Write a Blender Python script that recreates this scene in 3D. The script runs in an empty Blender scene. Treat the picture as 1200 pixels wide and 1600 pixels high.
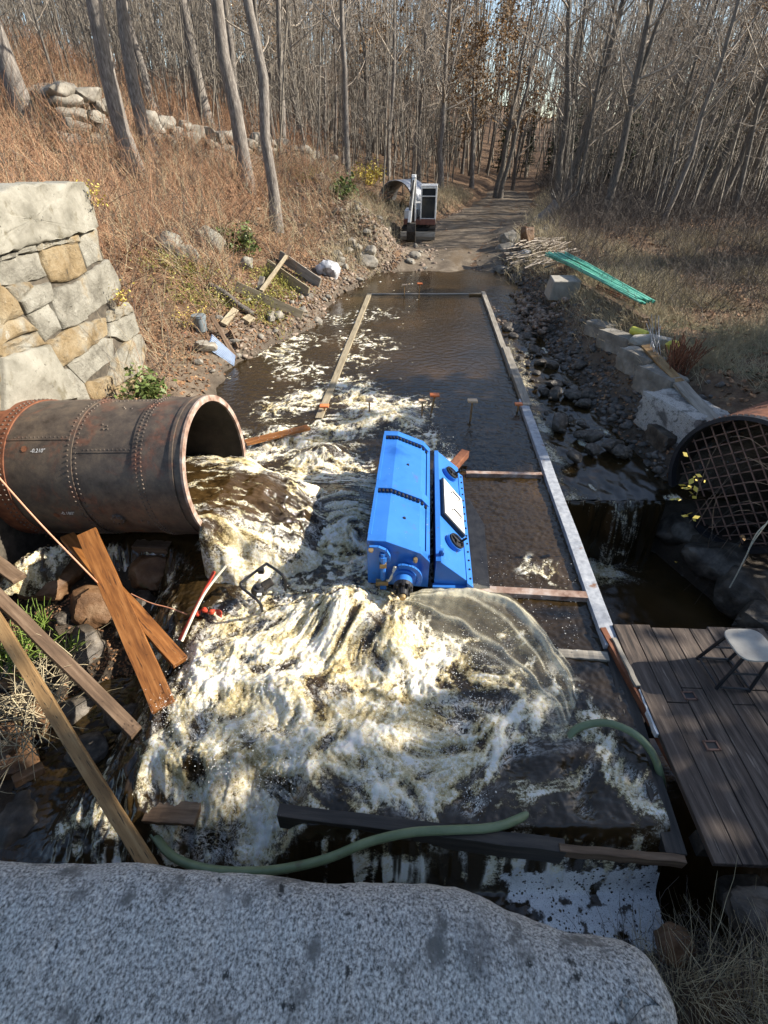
import bpy, bmesh, math, random
import numpy as np
from mathutils import Vector, Matrix
scene = bpy.context.scene
COL = scene.collection
# ------------------------------------------------------------------ camera, sky, sun, exposure
CAM_Z = 4.0; FPX = 760.0
cd = bpy.data.cameras.new('camera'); cam = bpy.data.objects.new('camera', cd); COL.objects.link(cam)
cam.location = (0, 0, CAM_Z); cam.rotation_euler = (math.radians(90 - 36.8699), 0, 0)
cd.sensor_fit = 'VERTICAL'; cd.sensor_height = 24.0; cd.lens = 24.0 * FPX / 1600.0
cd.clip_start = 0.05; cd.clip_end = 2000
scene.camera = cam
SUN_EL = math.radians(31); SUN_DIR = Vector((0.995, 0.05, 0)).normalized()
SUN_VEC = Vector((SUN_DIR.x * math.cos(SUN_EL), SUN_DIR.y * math.cos(SUN_EL), math.sin(SUN_EL)))
world = bpy.data.worlds.new('World'); scene.world = world; world.use_nodes = True
wn = world.node_tree.nodes; wl = world.node_tree.links
sky = wn.new('ShaderNodeTexSky'); sky.sky_type = 'NISHITA'; sky.sun_disc = False
sky.sun_elevation = SUN_EL; sky.sun_rotation = math.atan2(SUN_DIR.x, SUN_DIR.y)
wl.new(sky.outputs[0], wn['Background'].inputs[0]); wn['Background'].inputs[1].default_value = 0.11
sl = bpy.data.lights.new('sun', 'SUN'); so = bpy.data.objects.new('sun', sl); COL.objects.link(so)
sl.energy = 5.0; sl.angle = math.radians(0.5); sl.color = (1.0, 0.92, 0.80)
so.rotation_euler = SUN_VEC.to_track_quat('Z', 'Y').to_euler(); so.location = SUN_VEC * 40
scene.view_settings.view_transform = 'Standard'; scene.view_settings.look = 'None'
scene.view_settings.exposure = 1.05; scene.view_settings.gamma = 1.0
scene.cycles.max_bounces = 6; scene.cycles.transparent_max_bounces = 12
scene.cycles.caustics_reflective = False; scene.cycles.caustics_refractive = False

# ------------------------------------------------------------------ helpers
R0 = random.Random(7); rng = np.random.default_rng(11)
def at(px, py, z=None, y=None):
    cx = (px - 600) / FPX; cy = (800 - py) / FPX
    d = Vector((cx, .8 + .6 * cy, -.6 + .8 * cy))
    t = (z - CAM_Z) / d.z if z is not None else y / d.y
    return Vector((0, 0, CAM_Z)) + d * t
_perm = np.random.default_rng(3).permutation(512); _perm = np.concatenate([_perm, _perm, _perm])
_ang = np.random.default_rng(4).uniform(0, 2 * np.pi, 512); _gx, _gy = np.cos(_ang), np.sin(_ang)
def noise2(x, y):
    x = np.asarray(x, float); y = np.asarray(y, float)
    xi = np.floor(x).astype(int); yi = np.floor(y).astype(int); xf = x - xi; yf = y - yi
    u = xf * xf * xf * (xf * (xf * 6 - 15) + 10); v = yf * yf * yf * (yf * (yf * 6 - 15) + 10)
    def g(ix, iy, dx, dy):
        h = _perm[_perm[ix & 511] + (iy & 511)]
        return _gx[h] * dx + _gy[h] * dy
    a = g(xi, yi, xf, yf); b = g(xi + 1, yi, xf - 1, yf); c = g(xi, yi + 1, xf, yf - 1); d = g(xi + 1, yi + 1, xf - 1, yf - 1)
    return ((a + (b - a) * u) * (1 - v) + (c + (d - c) * u) * v) * 1.4
def fbm(x, y, o=4, s=1.0, gain=.5):
    t = 0; a = 1; f = s
    for i in range(o):
        t = t + a * noise2(x * f + 17.3 * i, y * f + 5.1 * i); a *= gain; f *= 2.03
    return t
def ridge(x, y, o=3, s=1.0):
    t = 0; a = 1; f = s
    for i in range(o):
        t = t + a * (1 - np.abs(noise2(x * f + 9.7 * i, y * f + 31.7 * i)) * 2); a *= .5; f *= 2.1
    return t
def sstep(a, b, x):
    t = np.clip((np.asarray(x, float) - a) / (b - a), 0, 1); return t * t * (3 - 2 * t)
def tag(o, label=None, cat=None, group=None, kind=None):
    if label: o['label'] = label
    if cat: o['category'] = cat
    if group: o['group'] = group
    if kind: o['kind'] = kind
    return o
def empty(name, loc=(0, 0, 0), rotz=0, label=None, cat=None, group=None):
    o = bpy.data.objects.new(name, None); COL.objects.link(o); o.empty_display_size = .1
    o.location = loc; o.rotation_euler = (0, 0, rotz)
    return tag(o, label, cat, group)
def link_mesh(name, me, mat=None, parent=None, smooth=False):
    o = bpy.data.objects.new(name, me); COL.objects.link(o)
    if mat: me.materials.append(mat)
    if smooth: me.polygons.foreach_set('use_smooth', np.ones(len(me.polygons), bool))
    if parent is not None: o.parent = parent
    return o
def mesh_np(name, V, F, mat=None, parent=None, smooth=False, attrs=None):
    V = np.asarray(V, np.float32); F = np.asarray(F, np.int32); k = F.shape[1]
    me = bpy.data.meshes.new(name)
    me.vertices.add(len(V)); me.vertices.foreach_set('co', V.ravel())
    me.loops.add(F.size); me.loops.foreach_set('vertex_index', F.ravel())
    me.polygons.add(len(F)); me.polygons.foreach_set('loop_start', np.arange(0, F.size, k, dtype=np.int32))
    me.update(calc_edges=True)
    if attrs:
        for an, av in attrs.items():
            a = me.attributes.new(an, 'FLOAT', 'POINT'); a.data.foreach_set('value', np.asarray(av, np.float32).ravel())
    return link_mesh(name, me, mat, parent, smooth)
def grid_faces(nr, nc):
    i = np.arange(nr - 1)[:, None] * nc + np.arange(nc - 1)[None, :]
    return np.stack([i, i + 1, i + nc + 1, i + nc], -1).reshape(-1, 4)
def tubes(P, Rr, sides=3):
    P = np.asarray(P, float); Rr = np.asarray(Rr, float); N, K, _ = P.shape
    T = np.gradient(P, axis=1); T /= np.linalg.norm(T, axis=2, keepdims=True) + 1e-9
    ref = np.tile(np.array([.31, .83, .46]), (N, K, 1)); ref[np.abs((T * ref).sum(2)) > .9] = (1, 0, 0)
    A = np.cross(T, ref); A /= np.linalg.norm(A, axis=2, keepdims=True) + 1e-9; B = np.cross(T, A)
    th = np.arange(sides) * 2 * np.pi / sides
    V = P[:, :, None, :] + Rr[:, :, None, None] * (A[:, :, None, :] * np.cos(th)[None, None, :, None] + B[:, :, None, :] * np.sin(th)[None, None, :, None])
    base = (np.arange(N)[:, None, None] * K + np.arange(K - 1)[None, :, None]) * sides
    s = np.arange(sides)[None, None, :]; s2 = (s + 1) % sides
    F = np.stack([base + s, base + s2, base + sides + s2, base + sides + s], -1).reshape(-1, 4)
    return V.reshape(-1, 3), F
def cat_meshes(L):
    V = []; F = []; n = 0
    for v, f in L: V.append(v); F.append(f + n); n += len(v)
    return np.concatenate(V), np.concatenate(F)
def leaves_np(Cn, size, flat=.5, aspect=.6):
    n = len(Cn); nz = rng.normal(size=(n, 3)); nz[:, 2] = np.abs(nz[:, 2]) + flat; nz /= np.linalg.norm(nz, axis=1, keepdims=True)
    t = np.cross(nz, rng.normal(size=(n, 3))); t /= np.linalg.norm(t, axis=1, keepdims=True); b = np.cross(nz, t)
    s = (size * rng.uniform(.6, 1.4, n))[:, None]
    V = np.stack([Cn + t * s, Cn + b * s * aspect, Cn - t * s, Cn - b * s * aspect], 1).reshape(-1, 3)
    return V, np.arange(n * 4).reshape(n, 4)
class MB:
    def __init__(self): self.v = []; self.f = []
    def add(self, V, F):
        n = len(self.v); self.v += [tuple(p) for p in V]; self.f += [tuple(i + n for i in f) for f in F]; return self
    def box(self, c, s, rot=None):
        c = Vector(c); V = []
        for sx in (-1, 1):
            for sy in (-1, 1):
                for sz in (-1, 1):
                    p = Vector((sx * s[0] / 2, sy * s[1] / 2, sz * s[2] / 2))
                    V.append(c + (rot @ p if rot else p))
        return self.add(V, [(0, 1, 3, 2), (4, 6, 7, 5), (0, 4, 5, 1), (2, 3, 7, 6), (0, 2, 6, 4), (1, 5, 7, 3)])
    def beam(self, p0, p1, w, h, up=(0, 0, 1)):
        p0 = Vector(p0); p1 = Vector(p1); d = (p1 - p0); L = d.length; d.normalize()
        s = d.cross(Vector(up)); s.normalize(); u = s.cross(d)
        return self.box((p0 + p1) / 2, (L, w, h), Matrix((d, s, u)).transposed())
    def prism(self, poly, fn, v0, v1):
        n = len(poly); V = [fn(a, v0, b) for a, b in poly] + [fn(a, v1, b) for a, b in poly]
        F = [tuple(range(n))[::-1], tuple(range(n, 2 * n))] + [(i, (i + 1) % n, n + (i + 1) % n, n + i) for i in range(n)]
        return self.add(V, F)
    def cyl(self, p0, p1, r0, r1=None, n=16, cap=True):
        r1 = r0 if r1 is None else r1; p0 = Vector(p0); p1 = Vector(p1); d = (p1 - p0).normalized()
        a = d.cross(Vector((0, 0, 1)) if abs(d.z) < .95 else Vector((1, 0, 0))).normalized(); b = d.cross(a)
        V = [p + (a * math.cos(2 * math.pi * i / n) + b * math.sin(2 * math.pi * i / n)) * r for p, r in ((p0, r0), (p1, r1)) for i in range(n)]
        F = [(i, (i + 1) % n, n + (i + 1) % n, n + i) for i in range(n)]
        if cap: F += [tuple(range(n))[::-1], tuple(range(n, 2 * n))]
        return self.add(V, F)
    def tube(self, pts, r, n=8, closed=False):
        pts = [Vector(p) for p in pts]; K = len(pts); V = []; prev = None
        for i, p in enumerate(pts):
            a = pts[(i - 1) % K] if (closed or i > 0) else p; b = pts[(i + 1) % K] if (closed or i < K - 1) else p
            t = (b - a).normalized()
            s = t.cross(Vector((0, 0, 1)) if prev is None and abs(t.z) < .95 else (prev if prev is not None else Vector((1, 0, 0))))
            if prev is not None: s = prev - t * prev.dot(t)
            s.normalize(); prev = s; u = t.cross(s); rr = r[i] if hasattr(r, '__len__') else r
            V += [p + (s * math.cos(2 * math.pi * j / n) + u * math.sin(2 * math.pi * j / n)) * rr for j in range(n)]
        F = []
        for i in range(K if closed else K - 1):
            for j in range(n):
                k = (i + 1) % K; F.append((i * n + j, i * n + (j + 1) % n, k * n + (j + 1) % n, k * n + j))
        if not closed: F += [tuple(range(n))[::-1], tuple(range((K - 1) * n, K * n))]
        return self.add(V, F)
    def build(self, name, mat, parent=None, smooth=False, bevel=0):
        me = bpy.data.meshes.new(name); me.from_pydata(self.v, [], self.f); me.update()
        bm = bmesh.new(); bm.from_mesh(me); bmesh.ops.recalc_face_normals(bm, faces=bm.faces)
        if bevel: bmesh.ops.bevel(bm, geom=[e for e in bm.edges if e.is_manifold and e.calc_face_angle(0) > .5], offset=bevel, segments=1, affect='EDGES', clamp_overlap=True)
        bm.to_mesh(me); bm.free()
        o = link_mesh(name, me, mat, parent, smooth)
        if smooth:
            try: me.set_sharp_from_angle(angle=math.radians(40))
            except Exception: pass
        return o
def spline(pts, n):
    pts = [Vector(p) for p in pts]; out = []
    for i in range(len(pts) - 1):
        a = pts[max(i - 1, 0)]; b = pts[i]; c = pts[i + 1]; d = pts[min(i + 2, len(pts) - 1)]
        for k in range(n):
            t = k / n
            out.append(.5 * ((2 * b) + (c - a) * t + (2 * a - 5 * b + 4 * c - d) * t * t + (3 * b - a - 3 * c + d) * t ** 3))
    return out + [pts[-1]]

# ------------------------------------------------------------------ materials
class NT:
    def __init__(self, name):
        self.m = bpy.data.materials.new(name); self.m.use_nodes = True; self.t = self.m.node_tree
        self.p = self.t.nodes['Principled BSDF']; self.out = self.t.nodes['Material Output']
    def n(self, typ, **kw):
        nd = self.t.nodes.new(typ)
        for k, v in kw.items(): setattr(nd, k, v)
        return nd
    def l(self, a, b): self.t.links.new(a, b)
    def coord(self, kind='Object', stretch=None):
        if kind == 'Position': c = self.n('ShaderNodeNewGeometry').outputs['Position']
        else: c = self.n('ShaderNodeTexCoord').outputs[kind]
        if stretch:
            mp = self.n('ShaderNodeMapping'); mp.inputs['Scale'].default_value = stretch; self.l(c, mp.inputs[0]); c = mp.outputs[0]
        return c
    def noise(self, c, scale, detail=6, rough=.6, dist=0):
        nd = self.n('ShaderNodeTexNoise'); nd.inputs['Scale'].default_value = scale; nd.inputs['Detail'].default_value = detail
        nd.inputs['Roughness'].default_value = rough; nd.inputs['Distortion'].default_value = dist; self.l(c, nd.inputs['Vector']); return nd.outputs['Fac']
    def ramp(self, fac, stops):
        r = self.n('ShaderNodeValToRGB'); cr = r.color_ramp
        while len(cr.elements) < len(stops): cr.elements.new(.5)
        for e, (p, c) in zip(cr.elements, stops): e.position = p; e.color = (*c, 1) if len(c) == 3 else c
        self.l(fac, r.inputs[0]); return r.outputs[0]
    def step(self, fac, a, b):
        r = self.n('ShaderNodeMapRange', interpolation_type='SMOOTHSTEP'); r.inputs[1].default_value = a; r.inputs[2].default_value = b
        self.l(fac, r.inputs[0]); return r.outputs[0]
    def mix(self, fac, a, b):
        m = self.n('ShaderNodeMix', data_type='RGBA')
        for v, s in ((fac, m.inputs[0]), (a, m.inputs[6]), (b, m.inputs[7])):
            if isinstance(v, (int, float)): s.default_value = v
            elif isinstance(v, tuple): s.default_value = (*v, 1)
            else: self.l(v, s)
        return m.outputs[2]
    def math(self, op, a, b=None, clamp=False):
        m = self.n('ShaderNodeMath', operation=op); m.use_clamp = clamp
        for v, s in ((a, m.inputs[0]), (b, m.inputs[1])):
            if v is None: continue
            if isinstance(v, (int, float)): s.default_value = v
            else: self.l(v, s)
        return m.outputs[0]
    def attr(self, name): return self.n('ShaderNodeAttribute', attribute_name=name).outputs['Fac']
    def bump(self, h, strength=.4, dist=.02):
        b = self.n('ShaderNodeBump'); b.inputs['Strength'].default_value = strength; b.inputs['Distance'].default_value = dist
        self.l(h, b.inputs['Height']); self.l(b.outputs[0], self.p.inputs['Normal']); return b
    def fin(self, color=None, rough=.8, metal=0, spec=.5):
        if color is not None:
            if isinstance(color, tuple): self.p.inputs['Base Color'].default_value = (*color, 1)
            else: self.l(color, self.p.inputs['Base Color'])
        if isinstance(rough, (int, float)): self.p.inputs['Roughness'].default_value = rough
        else: self.l(rough, self.p.inputs['Roughness'])
        self.p.inputs['Metallic'].default_value = metal; self.p.inputs['Specular IOR Level'].default_value = spec
        return self.m
def mat(name, stops, scale=5, detail=7, rough=.8, bump=.3, bscale=None, bdist=.02, metal=0, stretch=None, coord='Object', spots=(), spec=.4, dist=0):
    n = NT(name); c = n.coord(coord, stretch)
    col = n.ramp(n.noise(c, scale, detail, .62, dist), stops)
    for k, (sc, ss, lo, hi) in enumerate(spots):
        cc = n.n('ShaderNodeVectorMath', operation='ADD'); n.l(c, cc.inputs[0]); cc.inputs[1].default_value = (3.1 * k + 7, 1.7 * k, 5.3)
        col = n.mix(n.step(n.noise(cc.outputs[0], ss, 5, .6), lo, hi), col, sc)
    if bump: n.bump(n.noise(c, bscale or scale * 3, 8, .65), bump, bdist)
    return n.fin(col, rough, metal, spec)
W = {}
W['wood_far'] = mat('far_stems', [(.3, (.09, .078, .065)), (.7, (.30, .265, .215))], 3, bump=0)
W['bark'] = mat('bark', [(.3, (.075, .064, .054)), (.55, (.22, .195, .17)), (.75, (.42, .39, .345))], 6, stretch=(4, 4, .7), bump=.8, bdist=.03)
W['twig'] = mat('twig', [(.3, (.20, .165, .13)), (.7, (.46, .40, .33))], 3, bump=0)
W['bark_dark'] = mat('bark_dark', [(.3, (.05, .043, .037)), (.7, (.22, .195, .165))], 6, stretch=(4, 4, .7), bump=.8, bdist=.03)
W['needle'] = mat('needle', [(.3, (.012, .025, .010)), (.7, (.045, .07, .025))], 2, bump=0)
W['tanleaf'] = mat('tanleaf', [(.3, (.14, .08, .03)), (.7, (.32, .19, .08))], 3, bump=0)
W['granite'] = mat('granite', [(.36, (.10, .095, .085)), (.45, (.30, .29, .265)), (.54, (.50, .48, .44)), (.64, (.74, .72, .66))], 210, detail=12, bump=1.0, bscale=45, bdist=.016, stretch=(1.0, .8, 1.0),
                   spots=[((.12, .116, .108), 3.6, .50, .66), ((.15, .145, .13), 11, .55, .68), ((.52, .50, .46), 5, .58, .75), ((.035, .036, .034), 30, .62, .70), ((.10, .11, .075), 7, .64, .74), ((.60, .58, .53), 120, .62, .70)], coord='Position')
n = NT('wallstone'); P = n.coord('Position'); tn = n.attr('tone'); nz = n.noise(P, 2.4, 11, .68)
ca = n.ramp(nz, [(.3, (.13, .12, .095)), (.5, (.28, .265, .22)), (.72, (.41, .395, .34))]); cb = n.ramp(nz, [(.3, (.11, .075, .035)), (.5, (.27, .20, .11)), (.72, (.38, .315, .21))])
c = n.mix(n.step(n.math('ADD', tn, n.math('MULTIPLY', n.math('SUBTRACT', n.noise(P, 3.1, 6), .5), 1.6)), .35, .75), ca, cb)
c = n.mix(n.step(n.noise(P, 8, 8, .7), .60, .70), c, (.055, .05, .04)); c = n.mix(n.step(n.noise(P, 30, 5, .7), .63, .70), c, (.12, .11, .085)); c = n.mix(n.step(n.noise(P, 5.5, 7, .7), .62, .72), c, (.46, .44, .38))
n.bump(n.noise(P, 11, 12, .72), 1.0, .06); W['wallstone'] = n.fin(c, .9, 0, .3)
W['coping'] = mat('coping', [(.25, (.13, .122, .095)), (.5, (.245, .232, .19)), (.75, (.34, .325, .275))], 3, detail=11, bump=.8, bscale=16, bdist=.02, coord='Position',
                  spots=[((.15, .135, .095), 4, .56, .7), ((.07, .065, .055), 18, .63, .72)])
W['mortar'] = mat('mortar', [(.3, (.03, .026, .02)), (.7, (.12, .10, .075))], 9, coord='Position')
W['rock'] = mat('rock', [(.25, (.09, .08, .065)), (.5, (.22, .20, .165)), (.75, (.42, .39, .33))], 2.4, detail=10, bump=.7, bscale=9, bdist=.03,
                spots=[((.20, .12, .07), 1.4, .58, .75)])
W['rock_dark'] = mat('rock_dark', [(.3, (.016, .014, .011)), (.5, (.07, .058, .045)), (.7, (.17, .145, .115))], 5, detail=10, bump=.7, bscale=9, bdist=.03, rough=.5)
W['rock_rust'] = mat('rock_rust', [(.25, (.04, .022, .012)), (.5, (.16, .085, .04)), (.75, (.30, .2, .12))], 4, detail=10, bump=.7, bscale=12, bdist=.03, rough=.6,
                     spots=[((.05, .06, .02), 3, .58, .7)])
W['rust'] = mat('rust', [(.25, (.05, .018, .010)), (.5, (.17, .062, .03)), (.75, (.30, .125, .06))], 7, detail=10, bump=.5, bscale=30, bdist=.006, rough=.8)
W['pale_rust'] = mat('pale_rust', [(.3, (.14, .07, .045)), (.5, (.32, .22, .17)), (.7, (.46, .40, .36))], 9, bump=.4, bdist=.005)
W['blue'] = mat('blue_paint', [(.3, (.028, .15, .48)), (.7, (.04, .185, .57))], 3, bump=.06, bscale=60, bdist=.003, rough=.32, spots=[((.08, .13, .26), 5, .60, .8), ((.010, .085, .36), 1.7, .55, .75), ((.12, .10, .08), 12, .68, .76), ((.45, .6, .8), 38, .70, .74)])
W['black'] = mat('black_metal', [(.3, (.008, .008, .010)), (.7, (.03, .03, .032))], 8, rough=.45, bump=.1)
W['steel'] = mat('worn_steel', [(.3, (.20, .21, .23)), (.5, (.34, .36, .39)), (.75, (.50, .51, .52))], 14, rough=.5, bump=.2, bdist=.004, coord='Position', spots=[((.20, .10, .05), 5, .62, .74)])
W['brass'] = mat('brass', [(.3, (.25, .16, .07)), (.7, (.5, .36, .18))], 12, rough=.4, bump=.1, metal=.6)
W['white'] = mat('white_paint', [(.3, (.55, .55, .53)), (.7, (.78, .78, .76))], 6, rough=.4, bump=.05, spots=[((.3, .27, .22), 5, .62, .75)])
W['chalk'] = mat('chalk', [(.3, (.75, .75, .73)), (.7, (.85, .85, .83))], 30, rough=.9, bump=0)
ws = (1.2, 14, 14)
W['orange_wood'] = mat('wet_orange_plank', [(.25, (.07, .025, .008)), (.5, (.22, .085, .022)), (.75, (.36, .16, .05))], 2.2, stretch=ws, rough=.45, bump=.35, bdist=.004, spots=[((.05, .02, .008), 3, .56, .68), ((.36, .24, .12), 5, .66, .74)])
W['pale_timber'] = mat('pale_timber', [(.25, (.17, .13, .08)), (.5, (.30, .25, .165)), (.75, (.42, .36, .25))], 1.6, stretch=ws, rough=.75, bump=.35, bdist=.004, spots=[((.09, .07, .045), 4, .58, .7)])
W['tan_wood'] = mat('tan_timber', [(.25, (.12, .065, .025)), (.5, (.27, .165, .07)), (.75, (.42, .29, .14))], 1.6, stretch=ws, rough=.75, bump=.35, bdist=.004, spots=[((.05, .035, .02), 7, .60, .66)])
W['brown_wood'] = mat('brown_timber', [(.25, (.055, .034, .02)), (.5, (.14, .09, .055)), (.75, (.27, .19, .125))], 1.6, stretch=ws, rough=.8, bump=.5, bdist=.006)
W['grey_wood'] = mat('weathered_timber', [(.25, (.12, .105, .085)), (.5, (.26, .235, .195)), (.75, (.40, .37, .31))], 1.6, stretch=ws, rough=.85, bump=.5, bdist=.006)
W['dark_wood'] = mat('dark_timber', [(.25, (.014, .012, .010)), (.5, (.04, .034, .028)), (.75, (.085, .07, .055))], 1.6, stretch=ws, rough=.6, bump=.5, bdist=.006)
W['deck'] = mat('deck_boards', [(.25, (.032, .022, .017)), (.5, (.085, .062, .048)), (.75, (.18, .14, .11))], 2.2, stretch=(11, .9, 11), rough=.75, bump=.5, bdist=.006, coord='Position', spots=[((.018, .013, .011), 1.6, .52, .66), ((.25, .20, .16), 3.1, .60, .75)])
W['hose'] = mat('green_hose', [(.3, (.11, .15, .075)), (.7, (.20, .25, .14))], 5, rough=.4, bump=.2, spots=[((.10, .08, .05), 4, .58, .72)])
W['orange_cap'] = mat('orange_cap', [(.3, (.65, .17, .05)), (.7, (.8, .26, .10))], 9, rough=.5, bump=0)
W['pale_cap'] = mat('pale_cap', [(.3, (.6, .42, .25)), (.7, (.7, .5, .32))], 9, rough=.5, bump=0)
W['red'] = mat('red_paint', [(.3, (.35, .03, .015)), (.7, (.52, .07, .03))], 9, rough=.5, bump=.1)
W['salmon'] = mat('salmon_cord', [(.3, (.62, .26, .14)), (.7, (.75, .38, .24))], 9, rough=.6, bump=0)
W['cream'] = mat('cream_pipe', [(.3, (.6, .54, .40)), (.7, (.75, .7, .56))], 9, rough=.5, bump=0)
W['greenrod'] = mat('green_coated_rod', [(.3, (.06, .32, .21)), (.7, (.20, .55, .42))], 6, rough=.5, bump=0)
W['bluegrey'] = mat('bluegrey_plastic', [(.3, (.16, .23, .36)), (.7, (.24, .33, .48))], 6, rough=.35, bump=.05)
W['bucketgrey'] = mat('bucket_grey', [(.3, (.13, .16, .18)), (.7, (.22, .26, .28))], 6, rough=.5, bump=.05)
W['yellow'] = mat('yellow_plastic', [(.3, (.55, .52, .06)), (.7, (.7, .66, .12))], 6, rough=.5, bump=.05)
W['sack'] = mat('dirty_sack', [(.3, (.30, .27, .22)), (.7, (.52, .49, .43))], 7, rough=.9, bump=.7)
W['zinc'] = mat('galvanised', [(.3, (.30, .31, .33)), (.7, (.50, .51, .53))], 3, rough=.4, metal=.5, bump=.1)
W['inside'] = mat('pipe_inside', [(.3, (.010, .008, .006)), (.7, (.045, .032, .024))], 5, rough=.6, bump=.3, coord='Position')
W['leafgreen'] = mat('evergreen_leaf', [(.3, (.05, .085, .02)), (.7, (.16, .20, .05))], 8, rough=.5, bump=0)
W['leafyellow'] = mat('yellow_leaf', [(.3, (.42, .32, .04)), (.7, (.62, .52, .12))], 8, rough=.6, bump=0)
W['grassgreen'] = mat('green_blades', [(.3, (.09, .15, .02)), (.7, (.22, .30, .06))], 5, rough=.6, bump=0)
W['straw'] = mat('straw_blades', [(.3, (.24, .20, .12)), (.7, (.55, .47, .31))], 1.3, rough=.8, bump=0, coord='Position')
W['brush'] = mat('brush_twigs', [(.25, (.14, .07, .04)), (.45, (.30, .165, .095)), (.6, (.42, .26, .15)), (.78, (.52, .39, .25))], 1.4, rough=.8, bump=0, coord='Position')
W['darkbrush'] = mat('dark_brush', [(.25, (.03, .025, .022)), (.5, (.085, .07, .06)), (.75, (.20, .17, .14))], 1.1, rough=.8, bump=0, coord='Position')
W['rust_dark'] = mat('dark_rust', [(.3, (.10, .055, .04)), (.7, (.26, .15, .11))], 7, bump=.3, bdist=.005)
W['litter'] = mat('leaf_litter', [(.25, (.07, .035, .018)), (.45, (.20, .10, .05)), (.6, (.34, .20, .10)), (.8, (.48, .36, .22))], 14, detail=3, rough=.8, bump=0, coord='Position')
W['lens_glass'] = mat('dark_glass', [(.3, (.01, .014, .018)), (.7, (.03, .035, .04))], 2, rough=.08, bump=0)
W['tyre'] = mat('black_rubber', [(.3, (.012, .011, .010)), (.7, (.06, .05, .04))], 8, rough=.8, bump=.3)
W['orangebody'] = mat('faded_red_paint', [(.3, (.14, .05, .035)), (.7, (.24, .10, .07))], 6, rough=.5, bump=.1)

# ------------------------------------------------------------------ setting: terrain
def shoreL(y): return np.interp(y, [-5, 0, 4.6, 6, 8.6, 10.6, 12, 13.9, 17.6, 20, 22, 28, 34, 40, 50, 62, 80, 140], [-2.2, -2.2, -2.5, -3.2, -2.9, -3.2, -2.6, -1.8, -1.2, -.3, .4, .9, 3.0, 5.6, 8.6, 11.6, 17, 36])
def shoreR(y): return np.interp(y, [-5, 0, 1, 3, 6, 8.4, 12, 16, 20.7, 22, 24, 30, 38, 50, 62, 80, 140], [1.6, 1.6, 4.8, 5.4, 4.3, 4.0, 3.9, 4.0, 4.5, 4.9, 5.6, 7.6, 10.2, 12.6, 15.4, 21, 42])
def terrain(x, y, detail=True):
    x = np.asarray(x, float); y = np.asarray(y, float)
    xl = shoreL(y) + .22 * fbm(y, y * 0 + 3, 3, .5); xr = shoreR(y) + .25 * fbm(y, y * 0 + 8, 3, .5)
    d = np.maximum(xl - x, 0); e = np.maximum(x - xr, 0)
    road = np.interp(y, [0, 5, 18, 20.5, 22.5, 28, 60, 140], [-.8, -.55, -.45, -.2, .08, .36, .8, 2.0])
    slope = np.interp(y, [4, 9, 18, 26, 36, 60], [.36, .34, .33, .34, .28, .2])
    zl = slope * np.minimum(d, 9) + slope * 1.05 * np.maximum(d - 9, 0) * sstep(60, 14, d * .6); zl = zl + .25 * sstep(0, .9, d)
    fl = sstep(0, .4, d)
    zr = 1.05 * sstep(0, 2.0, e) * np.interp(y, [0, 14, 24, 40], [1, .95, .6, .3]) + .02 * np.maximum(e - 2, 0) + .05 * np.maximum(e - 22, 0) + .1 * sstep(0, .5, e)
    fr = sstep(0, .3, e)
    z = road * (1 - fl) * (1 - fr) + fl * (zl + np.maximum(road, -.1)) + fr * (zr + np.maximum(road, -.35))
    # behind the old stone wall
    z = np.where((x < -4.6) & (y < 9.6), np.maximum(z, 3.35 * sstep(9.6, 8.3, y)), z)
    # lower left ravine beneath the pipe
    rav = sstep(5.6, 4.9, y) * sstep(-1.6, -2.2, x)
    z = z * (1 - rav) + rav * (-1.02 + .22 * np.maximum(-2.5 - x, 0) + .11 * y + .16 * fbm(x, y, 3, 1.4))
    # dark pool on the right
    pool = sstep(6.15, 5.95, y) * sstep(2.1, 2.3, x) * sstep(5.5, 4.7, x + .35 * (y - 5)) * sstep(.9, 1.2, y)
    z = z * (1 - pool) - 1.9 * pool
    led = sstep(6.6, 5.8, y) * sstep(4.5, 5.0, x + .35 * (y - 5)) * sstep(1.5, 3, y)
    z = np.where(led > 0, z * (1 - led) + led * (-.75), z)
    # spillway pool at the bridge foot
    sp = sstep(1.35, 1.2, y) * sstep(2.4, 2.1, x)
    z = z * (1 - sp) - 1.1 * sp
    bank = sstep(1.15, .45, y) * sstep(1.35, 1.9, x)
    z = z * (1 - bank) + bank * (.25 + .12 * (x - 1.7))
    # spoil mounds beside the excavator
    for mx, my, mr, mh in ((-.9, 24.2, 1.6, .75), (-2.4, 26.2, 1.8, .9), (-.2, 22.7, .9, .5), (6.6, 25, 1.2, .5), (6.9, 28, 1.3, .6), (-3.4, 29, 2, .8), (5.7, 22.8, 1.0, .45)):
        z = z + mh * np.exp(-((x - mx) ** 2 + (y - my) ** 2) / mr ** 2)
    z = z - .35 * np.exp(-((x + .2) / 1.3) ** 2 - ((y - 26.3) / 1.0) ** 2)
    if detail:
        rough = np.clip(fl + fr + rav, .25, 1) * np.clip(1 - .8 * led, .2, 1)
        z = z + rough * (.10 * fbm(x, y, 3, .45) + .05 * fbm(x + 40, y, 4, 2.1)) + .012 * fbm(x, y + 9, 3, 9)
    return z
def axis(parts): return np.concatenate([np.arange(a, b, s) for a, b, s in parts])
gx = axis([(-75, -30, 3), (-30, -12, .8), (-12, -6, .25), (-6, 7.5, .075), (7.5, 14, .25), (14, 34, .8), (34, 90, 3)])
gy = axis([(-14, .2, .6), (.2, 9, .075), (9, 26, .13), (26, 40, .35), (40, 70, 1), (70, 160, 4)])
X, Y = np.meshgrid(gx, gy); Z = terrain(X, Y)
Z = Z + sstep(70, 130, Y) * 7 + sstep(30, 75, -X) * 6
wet = np.clip(1 - (Z + .05) / .35, 0, 1) * sstep(24, 20, Y)
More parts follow.
